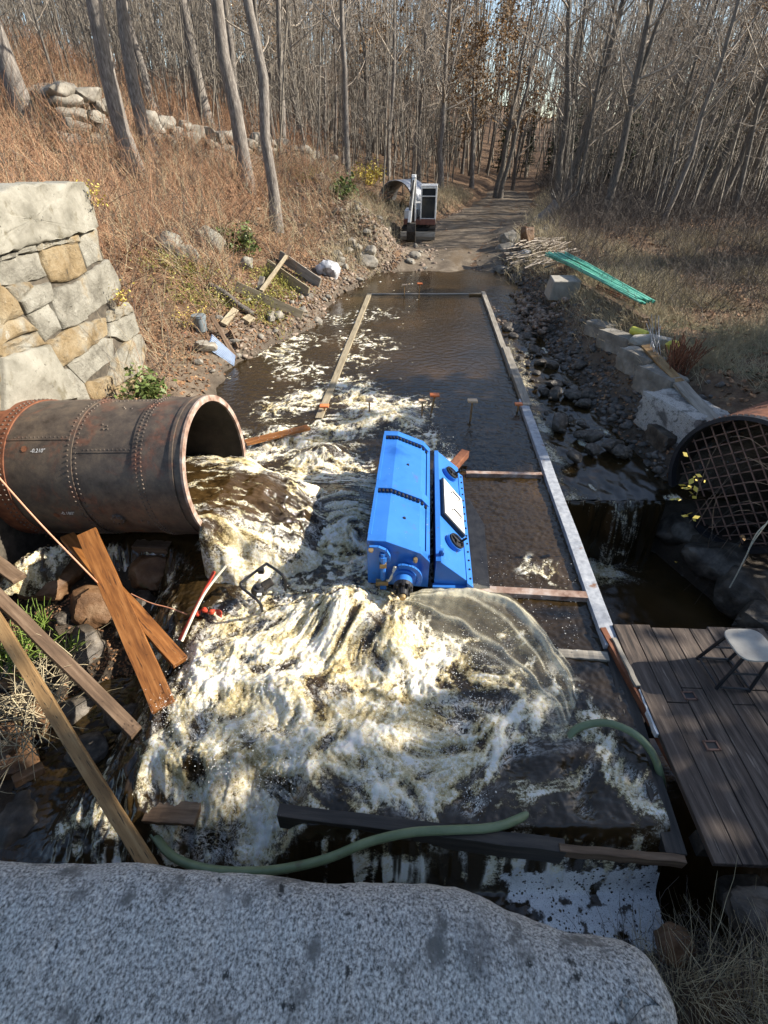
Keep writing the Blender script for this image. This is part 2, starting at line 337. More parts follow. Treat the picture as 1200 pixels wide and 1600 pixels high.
dL = shoreL(Y) - X; dR = X - shoreR(Y)
rubble = (np.exp(-(np.maximum(dL, 0) / 1.6) ** 2) * (dL > -.3) + np.exp(-(np.maximum(dR, 0) / 1.3) ** 2) * (dR > -.3)) * sstep(36, 24, Y)
rubble = np.clip(rubble + np.exp(-((X + 1.4) / 2.4) ** 2 - ((Y - 24.8) / 2.6) ** 2) * 1.2, 0, 1)
road_m = ((dL < 0) & (dR < 0) & (Y > 20)).astype(float)
grass = sstep(.9, 2.5, dR) * sstep(26, 16, Y) * sstep(.2, .6, .5 + fbm(X, Y, 3, .35))
n = NT('ground'); P = n.coord('Position')
base = n.ramp(n.noise(P, 5, 9, .7), [(.25, (.045, .026, .015)), (.45, (.12, .070, .040)), (.6, (.20, .13, .075)), (.78, (.34, .25, .155))])
dirt = n.ramp(n.noise(P, 3.2, 10, .72), [(.25, (.055, .042, .03)), (.5, (.15, .12, .088)), (.75, (.30, .255, .195))])
gr = n.ramp(n.noise(P, 7, 8, .7), [(.25, (.05, .045, .022)), (.5, (.15, .14, .07)), (.75, (.33, .29, .165))])
c = n.mix(n.attr('grass'), base, gr); c = n.mix(n.attr('rubble'), c, dirt)
c = n.mix(n.math('MULTIPLY', n.attr('wet'), .8), c, n.ramp(n.noise(P, 6, 8, .7), [(.3, (.012, .009, .006)), (.7, (.055, .04, .026))]))
n.bump(n.noise(P, 14, 9, .7), .9, .05)
rr = n.math('SUBTRACT', .95, n.math('MULTIPLY', n.attr('wet'), .5)); ground_mat = n.fin(c, rr, 0, .3)
g = mesh_np('ground', np.stack([X, Y, Z], -1).reshape(-1, 3), grid_faces(*X.shape), ground_mat, None, True, dict(wet=wet, rubble=np.clip(rubble, 0, 1) * (1 - road_m), grass=grass))
tag(g, kind='structure')
# the dirt track draped on the ground
ty = np.arange(20.2, 54, .3); tt = np.linspace(0, 1, 26)
TX = shoreL(ty)[:, None] * (1 - tt) + shoreR(ty)[:, None] * tt; TY = np.repeat(ty[:, None], 26, 1)
edge = np.minimum(tt, 1 - tt)[None, :] * 2
TX = TX + .35 * fbm(TX, TY, 2, .3) * (1 - edge) ** 2
TZ = terrain(TX, TY) + .03 - .06 * (1 - sstep(0, .15, edge)) + .02 * noise2(TX * 1.5, TY * .4) + .045 * (np.exp(-((tt - .5) / .12) ** 2) - .6 * np.exp(-((tt - .28) / .07) ** 2) - .6 * np.exp(-((tt - .72) / .07) ** 2))[None, :]
n = NT('dirt_track'); P = n.coord('Position')
c = n.ramp(n.noise(P, 1.6, 10, .7), [(.25, (.06, .046, .034)), (.5, (.15, .12, .088)), (.75, (.29, .245, .185))])
c = n.mix(n.step(n.noise(n.coord('Position', (1, .35, 1)), .9, 6), .52, .68), c, (.13, .095, .06))
n.bump(n.noise(P, 18, 8, .7), .8, .04)
tag(mesh_np('dirt_track', np.stack([TX, TY, TZ], -1).reshape(-1, 3), grid_faces(*TX.shape), n.fin(c, .95, 0, .2), None, True), kind='structure')

# ------------------------------------------------------------------ setting: water
def U(x, y): return x - .0755 * y
FOAM = [  # foam cores on the water plane: pixel-derived world spots, radius in metres, strength
 (350,690,.3,.9),(400,715,.3,.9),(450,690,.35,1),(520,680,.4,1),(560,655,.4,1),(600,650,.35,1),(640,660,.3,.8),(675,690,.22,.75),(700,720,.16,.65),(480,730,.32,1),(540,735,.3,1),(575,760,.2,.9),
 (545,800,.3,1),(520,840,.3,.95),(560,870,.25,1),(460,840,.3,.7),(410,800,.28,.9),(360,830,.28,.85),(340,790,.25,.8),(430,910,.25,.9),(400,950,.28,.9),(350,1000,.3,1),(470,960,.3,1),(540,950,.35,1),(600,950,.25,1),(610,1010,.3,1),
 (540,1030,.3,1),(460,1040,.35,1),(380,1070,.35,1),(300,1100,.28,.9),(320,1050,.2,.8),(430,1120,.35,1),(520,1110,.35,1),(600,1090,.3,1),(660,1060,.22,.8),(670,1120,.25,.85),(600,1160,.3,.95),(520,1180,.3,1),(440,1190,.25,.9),(380,1160,.2,.8),
 (700,1160,.2,.75),(740,1120,.2,.6),(760,1060,.22,.5),(720,1030,.2,.55),(690,1210,.16,.75),(740,1260,.1,.7),(300,1170,.2,.75),(350,1220,.2,.8),(270,1130,.16,.7),(420,1240,.18,.75),(560,1230,.2,.7),(640,1220,.18,.7),(250,1180,.14,.5),
 (330,1320,.14,.75),(400,1330,.14,.7),(280,1300,.12,.55),(460,1320,.1,.5),(905,1210,.12,.7),(915,1260,.08,.6),(980,1210,.1,.6),(1010,1240,.12,.65),(960,1170,.06,.4),(800,1180,.15,.4),(850,1090,.18,.35),(800,1000,.15,.3),
 (430,640,.35,.75),(480,620,.4,.7),(540,600,.45,.75),(560,620,.4,.85),(440,560,.35,.6),(470,580,.5,.5),(470,530,.45,.6),(425,550,.35,.75),(450,545,.3,.8),(590,630,.35,.8),(640,635,.4,.5),(555,560,.5,.45),(560,530,.6,.35),(530,500,.6,.3),(585,490,.8,.25),(600,540,.5,.25),
 (790,1080,.5,.24),(850,1180,.45,.20),(760,1200,.35,.28),(930,1150,.3,.18),(650,1255,.2,.4),(960,1260,.3,.22),(700,1040,.35,.25),(840,890,.2,.33),(880,905,.15,.33)]
def foam_field(x, y):
    f = np.zeros_like(x); cov = np.zeros_like(x)
    for px, py, r, s in FOAM:
        s = s * (.62 if py < 615 else 1)
        zz = -.5 if py > 1290 and px < 500 else 0
        p = at(px, py, z=zz); w = np.exp(-((x - p.x) ** 2 + (y - p.y) ** 2) / (r * r) * .9) * s
        f = 1 - (1 - f) * (1 - w * .92)
    return f
def water_base(x, y):
    lip = sstep(1.22, 1.5, y + .25 * sstep(-.7, -.9, x) * 0) 
    lipL = sstep(1.15, 2.3, y)
    s = np.where(x > -.75, lip, lipL)
    k = sstep(-.95, -.55, x); s = lipL * (1 - k) + lip * k
    left = sstep(-2.75, -1.75, x + .35 * sstep(2.4, 1.4, y) + .35 * sstep(3.0, 3.8, y)); near = sstep(4.9, 4.2, y)
    s = s * (1 - near * (1 - left))
    return -.62 + .62 * s
wx = np.arange(-4.0, 2.06, .0125); wy = [.35]
while wy[-1] < 22.6: wy.append(wy[-1] + .0095 + .0021 * max(wy[-1] - 2, 0) ** 1.15)
wy = np.array(wy); WX, WY = np.meshgrid(wx, wy)
WX = WX + .0755 * np.clip(WY - .35, 0, None) * sstep(-3.9, 1.9, WX) - 0.02
FM = foam_field(WX, WY); B = water_base(WX, WY)
act = sstep(.08, .7, FM)
near = sstep(9, 4, WY)
wxp = WX + .10 * noise2(WX * 2.2, WY * 2.2); wyp = WY + .10 * noise2(WX * 2.2 + 30, WY * 2.2)
FU = np.arctan2(WX + .35, -(WY - 4.35)) ; FV = np.hypot(WX + .35, WY - 4.35)
wf = .18 * noise2(WX * 1.6 + 3, WY * 1.6); wmx = sstep(.7, 1.5, FV) * sstep(6.6, 5.0, WY); fu = FU * 1.9 * wmx + (1 - wmx) * WX * 1.6 + wf; fv = FV * 1.15 * wmx + (1 - wmx) * (4.35 - WY) * 1.6 + wf
rg = ridge(fu, fv, 4, 2.2) - .9; rg2 = ridge(fu + 7, fv * .7, 3, 6.0) - .8; fb = fbm(wxp, wyp, 3, 1.3)
H = act * (.10 * fb + .032 * rg + .016 * rg2 + .008 * (ridge(wxp, wyp + 4, 3, 14.0) - .8) + .007 * fbm(WX, WY, 2, 38)) * (.35 + .65 * near)
for px, py, r, a in ((540, 960, .38, .20), (400, 1020, .3, .10), (600, 1010, .3, .12), (470, 1100, .4, .10), (540, 780, .35, .10), (620, 655, .5, .10), (510, 715, .35, .22), (490, 790, .3, .16), (430, 680, .3, .15), (350, 1150, .25, .08)):
    p = at(px, py, z=0); H = H + a * np.exp(-((WX - p.x) ** 2 + (WY - p.y) ** 2) / r ** 2)
calm = .004 * fbm(WX, WY * 1.6, 3, 5.5) + .003 * noise2(WX * 18, WY * 22)
fall = sstep(-.03, -.15, B) * sstep(-.61, -.5, B)
WZ = B + H + calm * (1 - act) * (1 + 1.2 * sstep(13, 8, WY)) + fall * .05 * ridge(WX, WY * .3, 3, 5)
crest = np.clip(.5 + .55 * rg + .35 * rg2, 0, 1)
FM = np.clip(FM + .35 * fall * sstep(.1, .9, ridge(WX, WY * .3, 3, 6) - .4) * (WX < 1.9), 0, 1)
FM = FM * (.74 + .26 * sstep(-.55, .15, fbm(fu * 1.0 + 5, fv * 1.0, 4, 1.15)) ) * np.where(WY > 6.5, 1, 1)
# floating specks of foam drifting over the upper basin
sp = sstep(.55, .8, fbm(WX, WY, 3, 3.2)) * sstep(7.5, 9, WY) * sstep(.6, -1.2, U(WX, WY)) * .5
FM = np.clip(FM + sp * (.4 + .6 * (noise2(WX * 9, WY * 9) > .1)), 0, 1)
scum = np.zeros_like(FM)   # quiet scum with burst bubbles below the end beam
cpts = [(850, 1400), (900, 1390), (960, 1390), (1010, 1400), (1040, 1420), (880, 1430), (940, 1440), (1000, 1370), (960, 1365), (815, 1380), (920, 1360), (1050, 1450), (1000, 1450), (1060, 1400), (870, 1370)]
for px, py in cpts:
    p = at(px, py, z=-.6); scum = np.maximum(scum, np.exp(-((WX - p.x) ** 2 + ((WY - p.y) * 1.2) ** 2) / .17 ** 2))
scum = scum * sstep(-.3, -.55, B)
def water_mat():
    n = NT('tannin_water'); P = n.coord('Position')
    f = n.attr('foam'); cr = n.attr('crest'); sc = n.attr('scum')
    n1 = n.noise(P, 9, 8, .68, 1.2); n2 = n.noise(P, 34, 7, .7, .8); n3 = n.noise(P, 95, 5, .75)
    cxyz = n.n('ShaderNodeCombineXYZ'); n.l(n.attr('fu'), cxyz.inputs[0]); n.l(n.attr('fv'), cxyz.inputs[1]); sepz = n.n('ShaderNodeSeparateXYZ'); n.l(P, sepz.inputs[0]); n.l(sepz.outputs[2], cxyz.inputs[2])
    FLW = cxyz.outputs[0]; n0 = n.noise(FLW, 1.6, 5, .6, 1.3); n1 = n.math('ADD', n.math('MULTIPLY', n1, .45), n.math('MULTIPLY', n.noise(FLW, 5.5, 8, .66, 1.6), .55))
    t = n.math('ADD', n.math('MULTIPLY', n1, .50), n.math('ADD', n.math('MULTIPLY', n2, .48), n.math('MULTIPLY', n3, .20)))   # ~.59 mean
    t = n.math('ADD', t, n.math('ADD', n.math('MULTIPLY', n.math('SUBTRACT', cr, .5), .40), n.math('MULTIPLY', n.math('SUBTRACT', n0, .5), .55)))
    pres = n.step(f, .02, .2)
    aer = n.math('MULTIPLY', pres, n.step(n.math('ADD', n.math('MULTIPLY', f, 1.1), n.math('MULTIPLY', n.math('SUBTRACT', t, .59), 3.0)), .30, .72))
    wh = n.math('MULTIPLY', pres, n.step(n.math('ADD', n.math('MULTIPLY', f, .14), n.math('MULTIPLY', n.math('SUBTRACT', t, .60), 2.6)), .28, .60))
    def thread(sc, lo, hi, dist):
        q = n.math('ABSOLUTE', n.math('SUBTRACT', n.noise(FLW, sc, 5, .55, dist), .5)); return n.step(q, hi, lo)
    th = n.math('MAXIMUM', n.math('MULTIPLY', thread(2.2, .0, .045, 1.8), .95), n.math('MULTIPLY', n.math('MAXIMUM', n.math('MULTIPLY', thread(6.5, .0, .055, 1.4), .85), n.math('MULTIPLY', thread(15, .0, .06, 1.2), .6)), 1.0))
    wh = n.math('MAXIMUM', wh, n.math('MULTIPLY', n.math('MULTIPLY', th, n.step(f, .15, .5)), n.math('MULTIPLY', n.step(n2, .35, .55), n.step(n0, .40, .56))))
    deep = n.ramp(n.noise(P, .55, 4, .5), [(.3, (.018, .012, .005)), (.55, (.034, .021, .008)), (.75, (.07, .04, .014))])
    aerc = n.ramp(n.math('ADD', n.math('ADD', n.math('MULTIPLY', n2, .28), n.math('MULTIPLY', n3, .22)), n.math('ADD', n.math('MULTIPLY', n0, .38), n.math('MULTIPLY', cr, .12))), [(.37, (.12, .078, .024)), (.45, (.34, .255, .10)), (.52, (.62, .53, .30)), (.59, (.86, .81, .64))])
    col = n.mix(aer, deep, aerc)
    col = n.mix(wh, col, n.ramp(n3, [(.3, (.74, .71, .62)), (.7, (.92, .91, .86))]))
    vor = n.n('ShaderNodeTexVoronoi', feature='F1'); vor.inputs['Scale'].default_value = 34; n.l(P, vor.inputs['Vector'])
    holes = n.step(n.math('ADD', vor.outputs['Distance'], n.math('MULTIPLY', n.math('SUBTRACT', n.noise(P, 17, 4), .5), 1.6)), .16, .24)
    vor2 = n.n('ShaderNodeTexVoronoi', feature='F1'); vor2.inputs['Scale'].default_value = 110; n.l(P, vor2.inputs['Vector'])
    holes2 = n.step(vor2.outputs['Distance'], .12, .3)
    scf = n.math('MULTIPLY', n.step(n.math('ADD', sc, n.math('MULTIPLY', n.math('SUBTRACT', n.noise(P, 7, 6, .65), .5), 1.7)), .40, .56), n.math('MULTIPLY', holes, holes2))
    col = n.mix(scf, col, n.ramp(n3, [(.3, (.55, .56, .57)), (.7, (.85, .85, .85))]))
    rough = n.math('ADD', .055, n.math('MULTIPLY', n.math('MAXIMUM', n.math('MULTIPLY', aer, .45), n.math('MAXIMUM', n.math('MULTIPLY', wh, .7), scf)), .75))
    hgt = n.math('ADD', n.math('MULTIPLY', n.math('MULTIPLY', t, aer), 1.0), n.math('MULTIPLY', n.noise(n.coord('Position', (1, 1.5, 1)), 24, 5, .65), .16))
    n.bump(hgt, .6, .03)
    n.l(n.math('MULTIPLY', n.math('MAXIMUM', aer, wh), .7), n.p.inputs['Subsurface Weight']); n.p.inputs['Subsurface Radius'].default_value = (1, .8, .5); n.p.inputs['Subsurface Scale'].default_value = .03
    return n.fin(col, rough, 0, .5)
W['water'] = water_mat()
bw = mesh_np('basin_water', np.stack([WX, WY, WZ], -1).reshape(-1, 3), grid_faces(*WX.shape), W['water'], None, True, dict(foam=FM, crest=crest, scum=scum, fu=fu, fv=fv))
tag(bw, kind='structure')
# outer margin of the pond, left of the fine sheet and beyond
# stream over stones on the right, running down to the little fall
sy = axis([(6.0, 10, .035), (10, 22.6, .07)]); sx = np.linspace(0, 1, 90)
rail_x = 2.06 + .0755 * sy - .16 * sstep(17.5, 17.8, sy)
SX = rail_x[:, None] * (1 - sx) + 5.4 * sx; SY = np.repeat(sy[:, None], 90, 1)
SB = np.interp(SY, [6, 8, 12, 17, 19, 23], [-.27, -.24, -.16, -.06, -.012, -.012])
SF = np.clip(sstep(.35, .9, fbm(SX * 1.6, SY * .8, 4, 2.2)) * .75 * sstep(16, 13, SY) + .45 * np.exp(-((SX - 2.35 - .0755 * SY) / .22) ** 2) * sstep(15, 11, SY), 0, 1)
SZ = SB + .025 * fbm(SX, SY * .7, 4, 3) * sstep(19, 14, SY) + .003 * fbm(SX, SY, 3, 8)
tag(mesh_np('stream_water', np.stack([SX, SY, SZ], -1).reshape(-1, 3), grid_faces(*SX.shape), W['water'], None, True, dict(foam=SF * .8, crest=.5 + 0 * SF, scum=0 * SF, fu=SX, fv=SY * .5)), kind='structure')
# weir fall into the dark pool
fx = np.linspace(2.55, 4.25, 160); fv = np.linspace(0, 1, 40); FX, FV = np.meshgrid(fx, fv)
gate = np.clip(sstep(3.35, 3.55, FX) * sstep(4.0, 3.8, FX) + .0, 0, 1)
FY = 6.0 - .02 - .30 * FV ** .6 * (.5 + gate * .5) + .03 * noise2(FX * 9, FV * 2); FZ = -.27 - 1.05 * FV ** 1.3
FFm = np.clip(gate * (.25 + .3 * noise2(FX * 30, FV * 2)) + .30 * sstep(.1, .6, noise2(FX * 40, FV * 1.2)) * sstep(.55, .0, FV) * sstep(3.7, 3.3, FX), 0, 1)
tag(mesh_np('weir_fall', np.stack([FX, FY, FZ], -1).reshape(-1, 3), grid_faces(*FX.shape), W['water'], None, True, dict(foam=FFm, crest=.5 + 0 * FFm, scum=0 * FFm, fu=FX * 2, fv=FV * .5)), kind='structure')
px_ = np.linspace(2.0, 6.2, 150); py_ = np.linspace(.3, 6.0, 190); PX, PY = np.meshgrid(px_, py_)
p0 = at(930, 895, z=-1.3); p1 = at(910, 960, z=-1.3)
PF = .75 * np.exp(-((PX - p0.x) / .5) ** 2 - ((PY - p0.y) / .35) ** 2) + .4 * np.exp(-((PX - p1.x) / .4) ** 2 - ((PY - p1.y) / .35) ** 2)
PZ = -1.3 + .03 * PF * fbm(PX, PY, 3, 5) + .004 * fbm(PX, PY, 2, 5)
tag(mesh_np('dark_pool_water', np.stack([PX, PY, PZ], -1).reshape(-1, 3), grid_faces(*PX.shape), W['water'], None, True, dict(foam=PF, crest=.5 + 0 * PF, scum=0 * PF, fu=PX, fv=PY)), kind='structure')

# ------------------------------------------------------------------ riveted pipe on the left and its outflow
LC = Vector((-2.0, 5.02, .925)); LR = .824; LA = Vector((.99235, -.10136, .07053)).normalized()
LS = LA.cross(Vector((0, 0, 1))).normalized(); LW = LS.cross(LA)   # LS points towards the viewer (-y)
def pipe_pt(s, th, r):   # s metres back from the mouth, th angle from top towards the viewer
    return LC - LA * s + (LW * math.cos(th) + LS * math.sin(th)) * r
def shell(mb, fn, s0, s1, r0, r1, n=96, k=2):
    V = []; K = k
    for r in (r0, r1):
        for i in range(K):
            s = s0 + (s1 - s0) * i / (K - 1)
            V += [fn(s, 2 * math.pi * j / n, r) for j in range(n)]
    F = []
    for L in (0, 1):
        for i in range(K - 1):
            for j in range(n): a = L * K * n + i * n; F.append((a + j, a + (j + 1) % n, a + n + (j + 1) % n, a + n + j))
    for i in (0, K - 1):
        for j in range(n): a = i * n; b = K * n + i * n; F.append((a + j, a + (j + 1) % n, b + (j + 1) % n, b + j))
    return mb.add(V, F)
def rivet(mb, p, nrm, r=.012, h=.010):
    nrm = nrm.normalized(); a = nrm.cross(Vector((.3, .5, .8))).normalized(); b = nrm.cross(a); V = []; n = 7
    for rr, hh in ((1, 0), (.75, .65)): V += [p + (a * math.cos(2 * math.pi * i / n) + b * math.sin(2 * math.pi * i / n)) * r * rr + nrm * h * hh for i in range(n)]
    V.append(p + nrm * h)
    mb.add(V, [(i, (i + 1) % n, n + (i + 1) % n, n + i) for i in range(n)] + [(n + i, n + (i + 1) % n, 2 * n) for i in range(n)])
n = NT('old_riveted_steel'); c0 = n.coord('Object'); Pp = n.coord('Position')
col = n.ramp(n.noise(Pp, 5, 10, .7), [(.28, (.032, .024, .02)), (.48, (.095, .076, .062)), (.62, (.145, .112, .083)), (.8, (.22, .17, .125))])
col = n.mix(n.step(n.noise(Pp, 2.6, 8, .7, .5), .52, .68), col, n.ramp(n.noise(Pp, 16, 6), [(.3, (.10, .042, .026)), (.7, (.24, .12, .08))]))
col = n.mix(n.step(n.noise(Pp, 55, 4), .66, .74), col, (.24, .2, .16))
n.bump(n.noise(Pp, 40, 7, .7), .35, .006); W['oldsteel'] = n.fin(col, .55, .25, .5)
pipe = empty('riveted_pipe', pipe_pt(2.0, math.pi, LR), 0, 'huge dark riveted iron pipe on the left with white water gushing from its open mouth', 'pipe')
def child_world(o, parent):
    o.parent = parent; o.matrix_parent_inverse = parent.matrix_basis.inverted(); return o
def sub(mb, name, m, parent, smooth=False, bevel=0): return child_world(mb.build(name, m, None, smooth, bevel), parent)
mb = MB()
shell(mb, pipe_pt, .50, 1.30, LR - .030, LR - .018, 96); shell(mb, pipe_pt, 1.26, 2.12, LR - .016, LR - .004, 96); sub(mb, 'barrel', W['oldsteel'], pipe, True)
mb = MB(); shell(mb, pipe_pt, 0.0, .56, LR - .012, LR - .003, 96); sub(mb, 'mouth_section', W['oldsteel'], pipe, True)
mb = MB(); shell(mb, pipe_pt, 2.06, 4.2, LR - .012, LR + .010, 96); sub(mb, 'rusty_section', W['rust'], pipe, True)
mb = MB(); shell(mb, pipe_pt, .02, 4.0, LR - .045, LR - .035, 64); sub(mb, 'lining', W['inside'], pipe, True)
mb = MB(); shell(mb, pipe_pt, -.015, .012, LR - .055, LR + .012, 96); sub(mb, 'mouth_rim', W['pale_rust'], pipe, False)
mb = MB(); shell(mb, pipe_pt, .10, .135, LR - .004, LR + .012, 96); sub(mb, 'band', W['oldsteel'], pipe, True)
mb = MB()
for s in (.46, .515): 
    for j in range(110): th = 2 * math.pi * (j + (.5 if s > .5 else 0)) / 110; p = pipe_pt(s, th, LR - .003); rivet(mb, p, p - (LC - LA * s), .013, .013)
for s, r in ((1.22, LR - .018), (1.305, LR - .004)):
    for j in range(90): th = 2 * math.pi * (j + .5 * (s > 1.25)) / 90; p = pipe_pt(s, th, r); rivet(mb, p, p - (LC - LA * s), .013, .013)
for s in (2.10, 2.17):
    for j in range(90): th = 2 * math.pi * j / 90; p = pipe_pt(s, th, LR + .01); rivet(mb, p, p - (LC - LA * s), .013, .013)
for th, s0, s1, r in ((.80, .55, 1.22, LR - .018), (.62, 1.34, 2.05, LR - .004), (2.35, 1.34, 2.05, LR - .004), (-.2, .55, 1.2, LR - .018), (2.4, 2.2, 4, LR + .01)):
    for k in range(int((s1 - s0) / .048)):
        p = pipe_pt(s0 + .048 * k, th, r); rivet(mb, p, p - (LC - LA * (s0 + .048 * k)), .012, .012)
for s, th in ((.92, .45), (.9, .5), (.95, .5), (.98, .42), (.83, .1), (.86, .06), (.75, .1), (.60, 1.9), (.62, 1.95), (.67, 1.88), (.57, 1.96)):
    p = pipe_pt(s, th, LR - .018); rivet(mb, p, p - (LC - LA * s), .014, .014)
tag(sub(mb, 'rivets', W['oldsteel'], pipe, True), kind='stuff')
# octagonal blank flange
mb = MB(); q = pipe_pt(.93, 1.83, LR - .018); nn = (q - (LC - LA * .93)).normalized()
mb.cyl(q - nn * .02, q + nn * .022, .082, .076, 8); mb.cyl(q + nn * .02, q + nn * .03, .048, .045, 16)
a = nn.cross(LA).normalized()
for j in range(8): rivet(mb, q + nn * .022 + (a * math.cos(j * .785 + .39) + LA * math.sin(j * .785 + .39)) * .062, nn, .014, .016)
sub(mb, 'blank_flange', W['oldsteel'], pipe)
# longitudinal lap edges
for th, s0, s1, r in ((.84, .55, 1.25, LR - .018), (.66, 1.3, 2.08, LR - .004), (2.4, 1.3, 2.08, LR - .004)):
    mb = MB(); V = [pipe_pt(s, th + dt, r + dr) for s in (s0, s1) for dt, dr in ((-.09, -.004), (-.09, .006), (0, .006), (0, -.004))]
    mb.add(V, [(0, 1, 5, 4), (1, 2, 6, 5), (2, 3, 7, 6), (0, 1, 2, 3), (4, 5, 6, 7)]); sub(mb, 'lap_strip', W['oldsteel'], pipe)
def wrap_text(txt, s, th, size, name):
    cu = bpy.data.curves.new(name, 'FONT'); cu.body = txt; cu.size = size; cu.shear = .15; o = bpy.data.objects.new(name, cu); COL.objects.link(o)
    dg = bpy.context.evaluated_depsgraph_get(); dg.update(); me = bpy.data.meshes.new_from_object(o.evaluated_get(dg)); bpy.data.objects.remove(o)
    for v in me.vertices:
        xx, yy = v.co.x, v.co.y; v.co = pipe_pt(s - xx, th - yy / LR, LR + .004)
    return child_world(link_mesh(name, me, W['chalk']), pipe)
wrap_text('-0.210"', 1.74, .83, .060, 'chalk_lettering'); wrap_text('-0.180"', 1.57, 1.72, .060, 'chalk_lettering')
for s, th in ((1.82, .78), (1.64, 1.74)):
    mb = MB(); V = [pipe_pt(s + .04 * math.cos(k * 1.047 + .3), th + .045 * math.sin(k * 1.047 + .3), LR + .002) for k in range(6)]; mb.add(V, [tuple(range(6))]); sub(mb, 'primer_patch', W['rust'], pipe)
# outflow sheet running inside the pipe and dropping to the basin
os_ = np.linspace(-1.6, 3.4, 300); ot = np.linspace(-1.3, 1.3, 170); OS, OT = np.meshgrid(os_, ot, indexing='ij')
lvl = -.27; halfw = math.sqrt((LR - .05) ** 2 - lvl ** 2)
OX = np.zeros_like(OS); OY = np.zeros_like(OS); OZ = np.zeros_like(OS)
OT0 = OT.copy(); OT = np.clip(OT, -1, 1); CUR = np.where(OS < 0.0, np.maximum(np.abs(OT0) - 1, 0) / .3, 0)
spread = np.where(OS < 0, 1 + .22 * (-OS), 1) + (.42 + .5 * sstep(0, -.8, OS)) * CUR * (.7 + .6 * noise2(OS * 3.3, np.sign(OT0) * 5)) + .07 * np.where(OS < 0, fbm(OS * 1.5, np.sign(OT) * 3 + 0 * OT, 3, 1.5), 0) * (np.abs(OT) > .5)
for arr, k in ((OX, 0), (OY, 1)): arr[:] = LC[k] - LA[k] * OS + LS[k] * OT * halfw * spread
dropd = np.where(OS < 0, .10 * -OS + .34 * OS ** 2, 0)
inside_z = LC.z - LA.z * np.maximum(OS, 0) + lvl + .04 * OS.clip(0)
turb = .05 * fbm(OX * 1.2, OY * 2.4, 4, 2.5) * sstep(1.2, -.2, OS) + .05 * sstep(-.2, -.9, OS) * ridge(OX, OY, 3, 4)
OZ[:] = inside_z - dropd + turb - .35 * (np.abs(OT) ** 6) * sstep(0, -.5, OS)
OZ[:] = OZ * (1 - CUR ** 1.5) - .25 * CUR ** 1.5
OZ[:] += .10 * CUR * (1 - CUR) * 4 * fbm(OX, OY, 4, 3)
bot = LC.z - np.sqrt(np.maximum((LR - .05) ** 2 - (OT * halfw) ** 2, 0))
stre = ridge(OX * .8, OY * 2.2, 4, 2.2)
OF = np.clip(.30 * sstep(.9, 1.5, stre) + .8 * np.exp(-((OT + .85) / (.30 + .15 * sstep(0, -1, OS))) ** 2) * sstep(1.0, .1, OS) + .85 * np.exp(-((OT - .9) / .3) ** 2) * sstep(.4, -.2, OS) + .45 * CUR + .9 * sstep(-.9, -1.4, OS + .25 * noise2(OX * 3, OY * 3)), 0, 1)
tag(mesh_np('outflow_water', np.stack([OX, OY, OZ], -1).reshape(-1, 3), grid_faces(*OX.shape), W['water'], None, True, dict(foam=OF, crest=np.clip(.5 * stre - .1, 0, 1), scum=0 * OF, fu=OT0 * 1.6, fv=OS * .7)), kind='structure')
ca_, cb_, cc_, cd_ = at(35, 862, z=.22), at(122, 852, z=.20), at(-40, 945, z=.02), at(75, 925, z=-.12)
cu = np.linspace(0, 1, 70)[:, None]; cv_ = np.linspace(0, 1, 70)[None, :]
CV = [(ca_[k] * (1 - cv_) + cb_[k] * cv_) * (1 - cu) + (cc_[k] * (1 - cv_) + cd_[k] * cv_) * cu for k in range(3)]
CF = np.clip(.55 + .5 * (ridge(CV[0] * 1.6, CV[1] * .8, 3, 5) - 1), 0, 1) * np.sin(np.pi * np.clip(cv_, 0.02, .98)) ** .5
CV[2] = CV[2] + .10 * np.sin(np.pi * cu) * 1 + .05 * ridge(CV[0] * 1.6, CV[1], 3, 5) * np.sin(np.pi * cv_) - .12 * (1 - np.sin(np.pi * cv_)) 
tag(mesh_np('side_cascade', np.stack(CV, -1).reshape(-1, 3), grid_faces(70, 70), W['water'], None, True, dict(foam=CF, crest=.6 + 0 * CF, scum=0 * CF, fu=2 * cv_ + 0 * CF, fv=.6 * cu + 0 * CF)), kind='structure')

# ------------------------------------------------------------------ object builders
def frame_of(p0, p1, roll=0.0):
    p0 = Vector(p0); p1 = Vector(p1); d = (p1 - p0).normalized()
    s = Vector((0, 0, 1)).cross(d)
    if s.length < 1e-4: s = Vector((1, 0, 0))
    s.normalize(); u = d.cross(s); m = Matrix((d, s, u)).transposed().to_4x4(); m.translation = (p0 + p1) / 2
    return m @ Matrix.Rotation(roll, 4, 'X')
def plank(name, p0, p1, w, t, m, label, cat='plank', roll=0.0, group=None, seg=10, wob=.004):
    L = (Vector(p1) - Vector(p0)).length; mb = MB(); V = []; r = random.Random(len(label or name) * 7 + int(1000 * L))
    for i in range(seg + 1):
        x = -L / 2 + L * i / seg; a = r.uniform(-wob, wob); b = r.uniform(-wob, wob)
        V += [(x, -w / 2 + a, -t / 2 + b), (x, w / 2 + a, -t / 2 + b), (x, w / 2 + a, t / 2 + b), (x, -w / 2 + a, t / 2 + b)]
    F = []
    for i in range(seg):
        for j in range(4): F.append((4 * i + j, 4 * i + (j + 1) % 4, 4 * i + 4 + (j + 1) % 4, 4 * i + 4 + j))
    F += [(3, 2, 1, 0), tuple(4 * seg + k for k in range(4))]
    o = mb.add(V, F).build(name, m, None, False, .003); o.matrix_world = frame_of(p0, p1, roll)
    return tag(o, label, cat, group)
